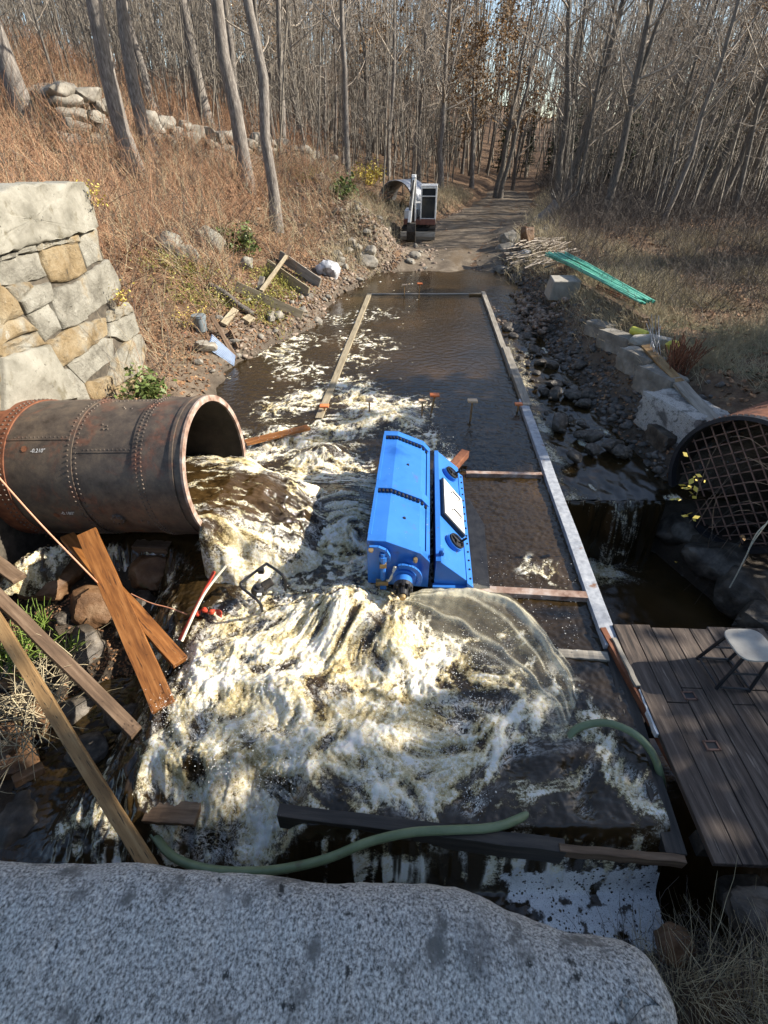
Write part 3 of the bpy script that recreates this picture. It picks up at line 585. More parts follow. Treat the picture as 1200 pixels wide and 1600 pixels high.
def rough_mesh(name, size, seed, amp=.12, boxy=0.0, sub=3, freq=1.4):
    bm = bmesh.new(); bmesh.ops.create_icosphere(bm, subdivisions=sub, radius=1)
    r = random.Random(seed); o = [r.uniform(-50, 50) for _ in range(6)]
    P = np.array([v.co[:] for v in bm.verts])
    if boxy:
        m = np.abs(P).max(1, keepdims=True); P = P * (1 - boxy) + P / m * boxy * .8
    # facet cuts
    for k in range(9):
        nrm = np.array([r.gauss(0, 1) for _ in range(3)]); nrm /= np.linalg.norm(nrm); dd = r.uniform(.62, .85)
        if boxy < .9:
            ex = np.maximum(P @ nrm - dd, 0)[:, None]; P = P - ex * nrm * .9
    nz = fbm(P[:, 0] * freq + o[0] + P[:, 2] * .7, P[:, 1] * freq + o[1] - P[:, 2] * .9, 4) + .4 * fbm(P[:, 2] * freq * 2 + o[2], P[:, 0] * freq * 2 + o[3], 3)
    P = P * (1 + amp * nz)[:, None] * np.array(size) / 2
    for v, p in zip(bm.verts, P): v.co = p
    me = bpy.data.meshes.new(name); bm.to_mesh(me); bm.free(); return me
def rock(name, loc, size, seed, m, label, cat='rock', rot=(0, 0, 0), amp=.12, boxy=0, sub=4, group=None):
    o = link_mesh(name, rough_mesh(name, size, seed, amp, boxy, sub), m, None, True); o.location = loc; o.rotation_euler = rot
    try: o.data.set_sharp_from_angle(angle=math.radians(32))
    except Exception: pass
    return tag(o, label, cat, group)
def T(x, y): return float(terrain(np.array([x]), np.array([y]))[0])
def on_ground(px, py, z0=.3, dz=0):
    cx = (px - 600) / FPX; cy = (800 - py) / FPX; d = np.array([cx, .8 + .6 * cy, -.6 + .8 * cy])
    t = np.concatenate([np.arange(1.5, 30, .03), np.arange(30, 160, .2)]); Q = np.array([0, 0, CAM_Z]) + t[:, None] * d
    hit = Q[:, 2] < terrain(Q[:, 0], Q[:, 1]) + dz; k = int(np.argmax(hit)) if hit.any() else len(t) - 1
    return Vector(Q[k])

# ------------------------------------------------------------------ stone walls and parapet
K = 450 / 1200.0
def wpt(cx, cy, off=0.0):   # a point of the left wall's face (plane x = -4.4)
    px, py = cx * K, 260 + cy * K
    a = (px - 600) / FPX; b = (800 - py) / FPX; d = Vector((a, .8 + .6 * b, -.6 + .8 * b)); t = -4.4 / d.x
    q = Vector((0, 0, CAM_Z)) + d * t; return (q.y, q.z)
def stone(mb, poly, depth, seed):
    r = random.Random(seed); pts = []
    n = len(poly)
    for i in range(n):
        a = Vector(poly[i]); b = Vector(poly[(i + 1) % n]); k = max(2, int((b - a).length / .12))
        for j in range(k): q = a.lerp(b, j / k); pts.append(q + (Vector((r.uniform(-1, 1), r.uniform(-1, 1))) * .014))
    c = sum(pts, Vector((0, 0))) / len(pts); m = len(pts); V = []
    for inset, off in ((-.022, -.3), (-.022, 0), (-.010, .022), (.02, .036)):
        for q in pts:
            dv = c - q; L = dv.length; p = q + dv * min(inset / max(L, .05), .45)
            V.append((-4.4 + off + depth + (r.uniform(-.012, .014) if off > 0 else 0), p.x, p.y))
    rings = 4
    # fill: three more shrinking rings for a broken face
    for f in (.15, .3, .45, .6, .75, .9):
        for q in pts:
            p = (q + (c - q) * min(.09 / max((c - q).length, .05), .45)).lerp(c, f)
            V.append((-4.4 + .040 + depth + .045 * float(noise2(p.x * 2.6 + seed * 3.3, p.y * 2.6)) + r.uniform(-.004, .004), p.x, p.y)); 
        rings += 1
    V.append((-4.4 + .045 + depth, c.x, c.y))
    F = [(k * m + i, k * m + (i + 1) % m, (k + 1) * m + (i + 1) % m, (k + 1) * m + i) for k in range(rings - 1) for i in range(m)]
    F += [((rings - 1) * m + i, (rings - 1) * m + (i + 1) % m, rings * m) for i in range(m)]
    mb.add(V, F)
STONES = [[(0,378),(60,355),(66,372),(0,395)],[(62,345),(140,328),(146,350),(72,368)],[(150,322),(245,300),(250,325),(155,345)],[(255,298),(325,280),(338,316),(258,325)],[(335,280),(400,265),(422,385),(362,415),(332,335)],
 [(0,402),(150,358),(188,455),(120,475),(0,500)],[(165,350),(320,325),(355,435),(300,470),(215,480),(180,400)],[(305,488),(450,390),(502,495),(495,520),(358,632),(312,520)],[(0,510),(15,505),(90,612),(0,655)],[(22,505),(110,480),(130,498),(70,556)],
 [(76,562),(140,500),(200,490),(205,558),(112,612)],[(212,560),(235,512),(302,495),(352,636),(262,670)],[(117,622),(195,572),(255,678),(190,725)],[(0,662),(90,627),(150,680),(60,708),(0,750)],[(192,740),(300,672),(435,630),(445,700),(330,788),(242,838)],
 [(447,602),(530,566),(550,604),(452,650)],[(452,656),(550,611),(575,690),(520,728),(456,703)],[(282,830),(430,716),(466,720),(470,800),(400,860),(352,898)],[(472,802),(520,737),(580,700),(605,760),(582,850),(470,918),(456,870)],
 [(0,805),(188,748),(310,962),(60,1000),(0,1010)],[(0,756),(152,690),(182,738),(20,798),(0,802)],[(250,850),(288,850),(340,905),(372,975),(318,975)],[(352,907),(455,872),(470,922),(400,990),(372,970)],[(474,928),(530,900),(565,955),(470,1000),(420,990)],[(535,900),(582,858),(615,900),(600,960),(570,955)]]
for a in range(5): STONES.append([(-420 + 85 * a, 420 + 20 * a), (-340 + 85 * a, 402 + 20 * a), (-345 + 85 * a, 1250), (-415 + 85 * a, 1300)])
for a in range(4): STONES.append([(20 + 160 * a, 1020 - 5 * a), (170 + 155 * a, 1000 - 5 * a), (175 + 150 * a, 1170), (15 + 160 * a, 1190)])
wall = empty('stone_retaining_wall', (-4.4, 8.5, .5), 0, 'sunlit wall of big pale granite blocks rising behind the left pipe', 'stone wall')
mb = MB(); tones = []
for i, s in enumerate(STONES):
    if i != 19: v0 = len(mb.v); stone(mb, [wpt(*q) for q in s], R0.uniform(-.02, .02), i); tones += [R0.random()] * (len(mb.v) - v0)
swk = sub(mb, 'stonework', W['wallstone'], wall, True); swk.data.attributes.new('tone', 'FLOAT', 'POINT').data.foreach_set('value', np.array(tones, np.float32))
mb = MB(); stone(mb, [wpt(*q) for q in STONES[19]], .05, 55); sub(mb, 'buttress_slab', W['coping'], wall, True)
mb = MB(); stone(mb, [wpt(*q) for q in [(-330,165),(0,105),(80,82),(200,68),(325,68),(345,90),(388,250),(380,262),(140,318),(0,358),(-330,460)]], .05, 91)
sub(mb, 'coping_stone', W['coping'], wall, True)
mb = MB(); mb.box((-4.85, 6.0, 1.35), (.86, 5.05, 4.2)); sub(mb, 'core', W['mortar'], wall)
# granite parapet of the bridge, in the foreground
edge_px = [(-700, 1308), (0, 1322), (200, 1328), (430, 1346), (560, 1352), (700, 1364), (760, 1380), (800, 1402), (850, 1424), (925, 1440), (985, 1452), (1030, 1478), (1062, 1535), (1088, 1600)]
ep = [at(a, b, z=2.9) for a, b in edge_px] + [Vector((.40, .03, 2.9)), Vector((.41, -.12, 2.9)), Vector((.41, -.5, 2.9))]
es = spline(ep, 14); ex = np.array([p.x for p in es]); ey = np.array([p.y for p in es]); m = len(es)
al = np.concatenate([[0], np.cumsum(np.hypot(np.diff(ex), np.diff(ey)))]); au = np.linspace(0, al[-1], 260); ex = np.interp(au, al, ex); ey = np.interp(au, al, ey); m = 260
for _ in range(4): ex[1:-1] = (ex[:-2] + 2 * ex[1:-1] + ex[2:]) / 4; ey[1:-1] = (ey[:-2] + 2 * ey[1:-1] + ey[2:]) / 4
ctr = np.stack([np.minimum(ex - .02, .1), np.full(m, -.5)], 1)
prof = [(.0, -1.0), (-.004, -.35), (.0, -.09), (.012, -.05), (.028, -.026), (.05, -.010), (.08, -.002), (.12, .0)] + [(q, .0) for q in (.15, .18, .21, .24, .28, .33, .4, .5, .7, 1.0)]
V = []
dx = np.gradient(ex); dy = np.gradient(ey); nl = np.hypot(dx, dy); inx, iny = dy / nl, -dx / nl   # inward normal
for ins, dz in prof:
    kx, ky = ex + inx * np.minimum(ins, .10), ey + iny * np.minimum(ins, .10)
    if ins > .10:
        f = (ins - .10) / .9; kx = kx * (1 - f) + ctr[:, 0] * f; ky = ky * (1 - f) + ctr[:, 1] * f
    jag = .010 * fbm(kx * 1.0 + 3, ky + dz * 2, 4, 5) * (1 if ins < .1 else .35); jag2 = .004 * fbm(kx, ky + dz * 3, 3, 40)
    V.append(np.stack([kx + inx * jag, ky + iny * jag, 2.9 + dz + jag2 + (.006 * fbm(kx, ky, 4, 7) if ins >= .05 else 0)], 1))
V = np.stack(V); nr = len(prof)
par = mesh_np('granite_parapet', V.reshape(-1, 3), grid_faces(nr, m)[:, ::-1], W['granite'], None, True)
tag(par, 'rough grey granite parapet block in shade filling the bottom of the view', 'parapet')
mb = MB(); mb.box((-2.3, -.32, .3), (5.3, .9, 3.2)); bb = mb.build('bridge_wall', W['rock_dark'], None); tag(bb, 'dark stone bridge wall below the granite parapet', 'bridge wall')

# ------------------------------------------------------------------ flume frame in the water
AX = Vector((.0753, .9972, 0)); CX = Vector((.9972, -.0753, 0))
def fl(u, y, z): return Vector((u + .0755 * y, y, z))
flume = empty('flume_frame', fl(2.03, 1.3, 0), 0, 'long rectangular frame of rails and cross beams just awash across the basin', 'flume frame')
def fplank(name, p0, p1, w, t, m, roll=0):
    o = plank(name, p0, p1, w, t, m, None, None, roll); mw = o.matrix_world.copy(); o.parent = flume; o.matrix_parent_inverse = flume.matrix_basis.inverted(); return o
fplank('timber_rail', fl(-1.82, 8.2, -.03), fl(-1.82, 17.6, .0), .14, .10, W['pale_timber'])
fplank('timber_rail', fl(2.03, 10.2, .025), fl(2.03, 17.7, .03), .13, .12, W['grey_wood'])
fplank('timber_rail', fl(2.07, 8.6, .03), fl(2.07, 11.9, .04), .16, .14, W['grey_wood'])
fplank('steel_rail', fl(2.03, 3.05, .02), fl(2.03, 8.9, .03), .155, .10, W['steel'])
fplank('submerged_rail', fl(2.0, 1.32, -.10), fl(2.03, 3.04, -.03), .15, .10, W['dark_wood'])
fplank('far_sill', fl(-1.9, 17.64, -.005), fl(2.12, 17.7, .0), .12, .05, W['grey_wood'])
fplank('far_sill', fl(1.55, 17.5, .03), fl(2.0, 17.5, .03), .10, .05, W['tan_wood'])
b0 = at(728, 741, z=.03); b1 = at(846, 743, z=.03); fplank('cross_beam', b0, b1, .075, .08, W['pale_rust'])
b0 = at(690, 920, z=.02); b1 = at(918, 933, z=.03); fplank('cross_beam', b0, b1, .10, .08, W['pale_rust'])
b0 = at(872, 1022, z=-.02); b1 = at(950, 1028, z=.0); fplank('cross_beam', b0, b1, .10, .06, W['grey_wood'])
fplank('end_beam', at(437, 1275, z=-.06), at(878, 1330, z=-.08), .09, .22, W['dark_wood'])
fplank('end_beam', at(872, 1328, z=-.01), at(1068, 1346, z=-.01), .05, .10, W['brown_wood'])
fplank('side_timber', at(940, 985, z=.04), at(1075, 1230, z=.0), .06, .10, W['rust'])
fplank('side_timber', at(958, 1000, z=.06), at(995, 1075, z=.06), .045, .08, W['grey_wood'])
fplank('side_timber', at(1000, 1080, z=.05), at(1028, 1150, z=.05), .04, .06, W['white'])
def stake(px, py, h, m, label, lean=(0, 0), cap=1.0):
    t = at(px, py, z=h); t = t; b = Vector((t.x - lean[0], t.y - lean[1], -.3)); e = empty('survey_stake', b, 0, label, 'stake', 'capped stakes standing in the basin')
    mb = MB(); mb.tube([b, t], .017, 6); sub(mb, 'rod', W['tan_wood'], e)
    mb = MB(); mb.cyl(t + Vector((0, 0, -.005)), t + Vector((0, 0, .02)), .035 * cap, .06 * cap, 8); mb.box(t + Vector((0, 0, .036)), (.17 * cap, .12 * cap, .034)); sub(mb, 'cap', m, e, False, .004)
stake(507, 637, .08, W['orange_cap'], 'orange capped stake at the near end of the left timber rail, foam around it', (0, 0))
stake(577, 628, .25, W['pale_cap'], 'pale capped stake rising out of the white foam', (0, 0), .8)
stake(660, 629, .30, W['pale_cap'], 'shorter of the two orange capped stakes close together behind the blue machine', (0, 0), .8)
stake(679, 620, .38, W['orange_cap'], 'taller leaning orange capped stake behind the blue machine', (.10, .05))
stake(738, 629, .36, W['pale_cap'], 'pale orange capped stake alone in dark water right behind the blue machine', (0, 0))
stake(810, 634, .12, W['orange_cap'], 'orange capped stake beside the right hand rail', (0, 0), .8)
stake(632, 447, .34, W['pale_cap'], 'left of the two pale capped stakes at the far sill of the basin', (0, 0), 1.0)
stake(656, 445, .40, W['orange_cap'], 'right of the two capped stakes at the far sill of the basin', (.03, 0), 1.0)

# ------------------------------------------------------------------ the blue machine
OM = Vector((-.18, 3.88, 0))
def mp(u, v, z): return OM + CX * u + AX * v + Vector((0, 0, z))
def msec(a, v, b): return mp(a, v, b)
hou = empty('blue_machine_housing', mp(.33, 1.2, 0), 0, 'long bright blue steel machine housing with bolted panels, standing in the foam', 'machine')
SEC = [(0, .10), (0, .72), (.20, .72), (.57, .575), (.67, .46), (.67, .08)]; INS = [(.02, .10), (.02, .682), (.195, .682), (.548, .54), (.635, .445), (.635, .08)]
mb = MB(); mb.prism(INS, msec, .02, 2.44); sub(mb, 'body', W['blue'], hou)
for name, v0, v1 in (('front_frame', 0, .11), ('middle_frame', .99, 1.16), ('rear_frame', 2.33, 2.46)):
    mb = MB(); mb.prism(SEC, msec, v0, v1); sub(mb, name, W['blue'], hou, False, .004)
for v0, v1 in ((.11, .99), (1.16, 2.33)): mb = MB(); mb.prism([(0, .60), (0, .72), (.035, .72), (.035, .60)], msec, v0, v1); sub(mb, 'edge_bar', W['blue'], hou)
mb = MB(); mb.prism([(.63, .40), (.63, .475), (.67, .46), (.67, .08), (.655, .08), (.655, .40)], msec, .11, 2.33); sub(mb, 'edge_bar', W['blue'], hou)
def top_z(u): return np.interp(u, [0, .195, .548, .635], [.682, .682, .54, .445])
for vb in (.985, 2.325):
    for k in range(13):
        u = .05 + .57 * k / 12; nb = MB(); nb.cyl(mp(u, vb, top_z(u) + .016), mp(u, vb - .045, top_z(u) + .016), .017, .017, 6); sub(nb, 'panel_bolt', W['black'], hou)
for v in (.55, 1.72): mb = MB(); mb.cyl(mp(.37, v, top_z(.37) - .005), mp(.372, v, top_z(.37) + .012), .022, .016, 10); sub(mb, 'vent_plug', W['black'], hou)
# front fittings
mb = MB(); c0 = mp(.40, 0, .27)
mb.cyl(mp(.40, .0, .29), mp(.40, -.10, .285), .135, .13, 24); mb.cyl(mp(.40, -.10, .285), mp(.40, -.20, .275), .095, .095, 24); sub(mb, 'bearing_housing', W['blue'], hou, True)
mb = MB(); arc = [mp(.40 + .175 * math.cos(a), -.09, .29 + .175 * math.sin(a)) for a in np.linspace(-.5, 1.9, 14)]
for i in range(13): mb.beam(arc[i], arc[i + 1], .05, .03, AX)
sub(mb, 'flange_arc', W['blue'], hou)
mb = MB()
mb.cyl(mp(.40, -.19, .275), mp(.40, -.235, .272), .105, .10, 20)
for k in range(8): a = k * .785; mb.cyl(mp(.40 + .085 * math.cos(a), -.22, .275 + .085 * math.sin(a)), mp(.40 + .085 * math.cos(a), -.27, .272 + .085 * math.sin(a)), .017, .017, 6)
mb.cyl(mp(.40, -.23, .272), mp(.40, -.33, .268), .06, .05, 16); sub(mb, 'shaft_gland', W['black'], hou)
mb = MB(); mb.cyl(mp(.40, -.32, .268), mp(.40, -.37, .266), .036, .03, 12); sub(mb, 'shaft', W['brass'], hou)
mb = MB()
mb.tube([mp(.175, -.05, .60), mp(.175, -.055, .14)], .030, 10); mb.box(mp(.175, -.05, .14), (.07, .07, .09)); mb.cyl(mp(.175, -.05, .50), mp(.175, -.05, .56), .045, .045, 10)
arc = [mp(.03 + .0, -.03, .655), mp(.12, -.035, .66), mp(.20, -.045, .63), mp(.235, -.05, .56), mp(.235, -.05, .50)]
for i in range(4): mb.beam(arc[i], arc[i + 1], .035, .035, AX)
sub(mb, 'valve_pipe', W['blue'], hou)
mb = MB(); mb.box(mp(.175, -.06, .44), (.075, .06, .05)); mb.box(mp(.165, -.08, .20), (.135, .05, .055)); mb.cyl(mp(.05, -.0, .635), mp(.05, -.07, .63), .026, .022, 8); mb.cyl(mp(.05, -.07, .63), mp(.05, -.075, .66), .02, .03, 6)
mb.cyl(mp(.515, 0, .50), mp(.515, -.05, .50), .026, .022, 8); mb.cyl(mp(.515, -.05, .505), mp(.515, -.055, .545), .026, .02, 6); sub(mb, 'brass_fitting', W['brass'], hou)
mb = MB(); mb.tube(spline([mp(.22, -.07, .22), mp(.25, -.10, .26), mp(.28, -.09, .33), mp(.305, -.06, .36)], 5), .014, 6); mb.cyl(mp(.30, -.07, .35), mp(.305, -.03, .40), .028, .022, 8); sub(mb, 'cable', W['cream'], hou)
# right hand box
sbx = empty('blue_gate_box', mp(.93, 1.2, 0), 0, 'narrow sloping blue steel box with two black handwheels and a pale plate', 'machine box')
S2 = [(.735, .09), (.735, .47), (.785, .47), (1.10, .205), (1.10, .09)]
mb = MB(); mb.prism(S2, msec, 0, 2.36); sub(mb, 'body', W['blue'], sbx, False, .004)
mb = MB(); mb.prism([(.735, .47), (.735, .482), (.79, .482), (.79, .47)], msec, .0, 2.36); sub(mb, 'top_strip', W['blue'], sbx)
mb = MB(); mb.prism([(1.085, .20), (1.09, .225), (1.16, .165), (1.16, .14), (1.10, .16)], msec, -.05, 2.2); mb.prism([(.72, .09), (.72, .15), (1.15, .15), (1.15, .09)], msec, -.055, -.004); sub(mb, 'bolt_flange', W['blue'], sbx)
mb = MB()
for k in range(15):
    v = .05 + .148 * k; a = mp(1.13, v, .196); nn = (CX * .6 + Vector((0, 0, .8))); mb.cyl(a, a + nn * .012, .012, .012, 6)
for k in range(4): mb.cyl(mp(.78 + .095 * k, -.055, .12), mp(.78 + .095 * k, -.066, .12), .011, .011, 6)
sub(mb, 'flange_bolts', W['black'], sbx)
SN = (CX * .265 + Vector((0, 0, .315))).normalized(); SD = (CX * .315 - Vector((0, 0, .265))).normalized()
def sp_(w, v, h): return mp(.785, v, .47) + SD * w + SN * h
for v in (.46, 1.93):
    c = sp_(.205, v, 0); hw = None
    mb = MB(); mb.cyl(c, c + SN * .055, .115, .115, 24); hub = sub(mb, 'handwheel_seat', W['blue'], sbx, True)
    mb = MB(); R_ = .095; cc = c + SN * .07
    mb.tube([cc + (SD * math.cos(a) + AX * math.sin(a)) * R_ for a in np.linspace(0, 2 * math.pi, 24, endpoint=False)], .011, 6, True)
    for a in (0.4, 2.5, 4.6): mb.beam(cc, cc + (SD * math.cos(a) + AX * math.sin(a)) * R_, .022, .012, SN)
    mb.cyl(c + SN * .04, cc + SN * .012, .022, .022, 10); mb.cyl(cc + SD * .06 + AX * .03, cc + SD * .075 + AX * .035 + SN * .085, .014, .014, 8)
    sub(mb, 'handwheel', W['black'], sbx)
    mb = MB(); mb.cyl(c + SN * .05, c + SN * .0555, .09, .09, 20); sub(mb, 'wheel_recess', W['black'], sbx)
mb = MB(); V = []
pl = [(.03, .84), (.375, .70), (.375, 1.46), (.03, 1.64)]
for h in (.0, .05): V += [sp_(w, v, h) for w, v in pl]
mb.add(V, [(3, 2, 1, 0), (4, 5, 6, 7)] + [(i, (i + 1) % 4, 4 + (i + 1) % 4, 4 + i) for i in range(4)]); sub(mb, 'plate_shadow_edge', W['black'], sbx)  # plate's raised side, painted black to stand in for the shadow along its edges
mb = MB(); V = []
pl = [(.042, .862), (.365, .73), (.365, 1.45), (.042, 1.62)]
for h in (.045, .058): V += [sp_(w, v, h) for w, v in pl]
mb.add(V, [(3, 2, 1, 0), (4, 5, 6, 7)] + [(i, (i + 1) % 4, 4 + (i + 1) % 4, 4 + i) for i in range(4)]); plate = sub(mb, 'cover_plate', W['white'], sbx)
for v in (1.0, 1.38):
    mb = MB(); mb.tube([sp_(.17, v + .03, .058), sp_(.17, v + .03, .085), sp_(.30, v - .03, .085), sp_(.30, v - .03, .058)], .008, 6)
    h = sub(mb, 'plate_handle', W['black'], sbx)
mb = MB(); mb.box(mp(.80, .10, .52), (.03, .05, .07)); mb.tube([mp(.77, .10, .50), mp(.775, .08, .55), mp(.80, .06, .57), mp(.815, .05, .54)], .012, 6); sub(mb, 'lifting_hook', W['blue'], sbx)
def blk(name, c, s, m, label, cat):
    mb = MB(); mb.box(c, s, Matrix.Rotation(-.075, 3, 'Z')); o = mb.build(name, m, None, False, .006); return tag(o, label, cat)
blk('wood_block', mp(.88, .0, .035), (.17, .16, .10), W['orange_wood'], 'wet reddish wood block under the front of the narrow blue box', 'wood block')
blk('wood_block', mp(1.05, .02, .035), (.09, .14, .10), W['grey_wood'], 'small pale wood block under the front right corner of the blue box', 'wood block')
rb = MB(); rb.beam(at(703, 735, z=.14), at(727, 708, z=.16), .13, .12); tag(rb.build('rusty_block', W['rust'], None, False, .006), 'rusty steel bracket behind the far end of the narrow blue box', 'bracket')
mb = MB(); V = [mp(1.14, .02, .06), mp(1.36, .05, .05), mp(1.40, 1.2, .05), mp(1.24, 1.75, .06), mp(1.14, 1.8, .06)]
V2 = [p + Vector((0, 0, .02)) for p in V]; mb.add(V + V2, [(4, 3, 2, 1, 0), (5, 6, 7, 8, 9)] + [(i, (i + 1) % 5, 5 + (i + 1) % 5, 5 + i) for i in range(5)])
bp = mb.build('black_plate', W['black'], None); tag(bp, 'flat black steel grate plate lying along the right side of the blue box', 'steel plate')
# ------------------------------------------------------------------ clear plastic sheet trailing in the water
top = spline([at(632, 932, z=.10), at(690, 916, z=.13), at(745, 912, z=.12), at(800, 932, z=.10), at(850, 985, z=.08), at(885, 1040, z=.05), at(905, 1085, z=.02)], 12)
bot_ = spline([at(620, 955, z=.03), at(665, 985, z=.03), at(705, 1015, z=.03), at(755, 1045, z=.04), at(805, 1085, z=.04), at(845, 1125, z=.02), at(868, 1175, z=-.03)], 12)
ns = len(top); nt = 60; V = np.zeros((ns, nt, 3)); CRS = np.zeros((ns, nt))
for i in range(ns):
    top[i] = top[i] + Vector((.05 * float(noise2(i * .09, 1.7)), .05 * float(noise2(i * .09, 4.1)), .02 * float(noise2(i * .4, 9.1)))); bot_[i] = bot_[i] + Vector((.10 * float(noise2(i * .1, 11.7)), .10 * float(noise2(i * .1, 14.1)), 0))
for i in range(ns):
    for j in range(nt):
        f = j / (nt - 1); CRS[i, j] = min(1, sum(a0 * math.exp(-((f - c0 - .10 * math.sin(i / ns * 4 + c0 * 9) - .05 * float(noise2(i * .035, c0 * 7))) / w0) ** 2) for c0, w0, a0 in ((.06, .03, .9), (.17, .022, .6), (.26, .04, .9), (.40, .02, .5), (.62, .03, .6), (.8, .02, .35))) + .45 * math.exp(-((i / ns - .12) / .16) ** 2) * (1 - f)); p = top[i].lerp(bot_[i], f); s = i / ns
        V[i, j] = (p.x, p.y, p.z + .03 * float(noise2(s * 2.5, f * 4 + 1.5 * s)) + .035 * sum(math.exp(-((f - c0 - .10 * math.sin(s * 4 + c0 * 9)) / .045) ** 2) for c0 in (.08, .24, .62)) + .04 * math.sin(math.pi * f) + .012 * float(noise2(s * 9, f * 9)))
n = NT('clear_plastic'); n.p.inputs['Base Color'].default_value = (.82, .76, .56, 1); n.p.inputs['Roughness'].default_value = .16; n.p.inputs['Specular IOR Level'].default_value = .9
lw = n.n('ShaderNodeLayerWeight'); lw.inputs[0].default_value = .45
n.l(n.math('ADD', .04, n.math('ADD', n.math('MULTIPLY', n.attr('crease'), n.math('MULTIPLY', n.noise(n.coord('Position'), 18, 5), .85)), n.math('MULTIPLY', n.step(n.noise(n.coord('Position', (1, 1, 1)), 7, 6), .55, .8), .16))), n.p.inputs['Alpha'])
n.bump(n.noise(n.coord('Position'), 25, 4), .3, .02)
ps = mesh_np('plastic_sheet', V.reshape(-1, 3), grid_faces(ns, nt), n.m, None, True, dict(crease=CRS))
sm = ps.modifiers.new('thickness', 'SOLIDIFY'); sm.thickness = .003
tag(ps, 'clear plastic sheet trailing in folds over the water below the blue machine', 'plastic sheet')
# ------------------------------------------------------------------ green hose
hp = [at(238, 1300, z=-.42), at(270, 1338, z=-.36), at(320, 1357, z=-.30), at(380, 1362, z=-.22), at(440, 1358, z=-.13), at(510, 1342, z=-.05), at(575, 1316, z=.03), at(640, 1301, z=.06), at(700, 1297, z=.07), at(760, 1294, z=.05), at(800, 1284, z=.02), at(832, 1262, z=-.06), at(865, 1200, z=-.16), at(890, 1150, z=-.02), at(912, 1134, z=.05), at(950, 1130, z=.10), at(990, 1146, z=.12), at(1018, 1175, z=.08), at(1032, 1212, z=-.06), at(1036, 1240, z=-.3)]
mb = MB(); mb.tube(spline(hp, 8), .031, 14); tag(mb.build('green_hose', W['hose'], None, True), 'thick green hose looping through the water in front of the parapet', 'hose')

# ------------------------------------------------------------------ deck and stool
dk = empty('wooden_deck', (3.4, 2.2, 0), 0, 'weathered dark plank deck on the right beside the basin', 'deck')
A, B_, C_, D_ = at(956, 979, z=.06), at(1112, 1347, z=.06), at(1112, 1347, z=.06), None
mb = MB(); nbd = 13; wdt = .19; ang = (A - B_); dirv = ang.normalized(); side = Vector((dirv.y, -dirv.x, 0)); r = random.Random(5)
for k in range(nbd):
    o0 = B_ + side * (wdt * k); l0 = -.02 + r.uniform(-.015, .015); l1 = ang.length + r.uniform(-.02, .02)
    cut = [(l0, l1)] if k in (0, 3, 7) else [(l0, 1.05 + .3 * (k % 3) * .5), (1.056 + .3 * (k % 3) * .5, l1)]
    for a_, b_ in cut:
        z = r.uniform(-.004, .004); mb.beam(o0 + dirv * a_ + side * wdt / 2 + Vector((0, 0, z)), o0 + dirv * b_ + side * wdt / 2 + Vector((0, 0, z + r.uniform(-.002, .002))), wdt - .007, .05)
sub(mb, 'boards', W['deck'], dk, False, .004)
mb = MB()
for q in (.15, ang.length / 2, ang.length - .15): mb.beam(B_ + dirv * q + Vector((0, 0, -.10)), B_ + dirv * q + side * 2.5 + Vector((0, 0, -.10)), .12, .14)
sub(mb, 'joist', W['dark_wood'], dk)
for px, py in ((1077, 1087), (1112, 1165)):
    mb = MB(); c = at(px, py, z=.089)
    for sx, sy, lx, ly in ((0, .035, .1, .014), (0, -.035, .1, .014), (.05, 0, .014, .084), (-.05, 0, .014, .084)): mb.box(c + Vector((sx, sy, 0)), (lx, ly, .016))
    sub(mb, 'hatch_frame', W['rust_dark'], dk)
for px, py in ((1077, 1087), (1112, 1165)): mb = MB(); mb.box(at(px, py, z=.0865), (.086, .06, .004)); sub(mb, 'hatch_slot', W['black'], dk)
f1, f2, f3 = at(1089, 1029, z=.086), at(1119, 1076, z=.086), at(1170, 1080, z=.086); f4 = f1 + f3 - f2
ctr_ = (f1 + f3) / 2; q = at(1172, 1008, y=ctr_.y); sc_ = Vector((q.x, q.y, q.z)); sc_.x = .5 * (q.x + ctr_.x) ; sc_ = at(1172, 1008, z=q.z)
st = empty('stool', (ctr_.x, ctr_.y, .086), 0, 'metal legged stool with pale rounded square seat standing on the deck', 'stool')
mb = MB(); V = []; nsg = 32
for dz, rr in ((-.012, .165), (.0, .175), (.012, .172), (.018, .15)):
    for k in range(nsg):
        a = 2 * math.pi * k / nsg; ca, sa = math.cos(a), math.sin(a); e = 2 / 3.6
        V.append(sc_ + Vector((math.copysign(abs(ca) ** e, ca) * rr, math.copysign(abs(sa) ** e, sa) * rr, dz)))
mb.add(V, [(i * nsg + k, i * nsg + (k + 1) % nsg, (i + 1) * nsg + (k + 1) % nsg, (i + 1) * nsg + k) for i in range(3) for k in range(nsg)] + [tuple(range(nsg))[::-1], tuple(range(3 * nsg, 4 * nsg))])
W['seat'] = mat('stool_seat', [(.3, (.30, .28, .25)), (.7, (.44, .42, .37))], 8, rough=.6, bump=.1, spots=[((.14, .08, .05), 20, .68, .74)])
sub(mb, 'seat', W['seat'], st, True)
feet = [f1, f2, f3, f4]; tops = [sc_ + Vector((sx * .12, sy * .12, -.012)) for sx, sy in ((-1, 1), (-1, -1), (1, -1), (1, 1))]
for f, t in zip(feet, tops): mb = MB(); mb.tube([f, t], .016, 8); sub(mb, 'leg', W['black'], st)
for k in range(4):
    a, b = feet[k].lerp(tops[k], .06), feet[(k + 1) % 4].lerp(tops[(k + 1) % 4], .06)
    mb = MB(); mb.tube([a, b], .012, 6); sub(mb, 'rung', W['black'], st)
for k in (0, 1):
    a, b = feet[k].lerp(tops[k], .5), feet[(k + 3) % 4 if k == 0 else 2].lerp(tops[(k + 3) % 4 if k == 0 else 2], .5)
    mb = MB(); mb.tube([a, b], .010, 6); sub(mb, 'rung', W['black'], st)

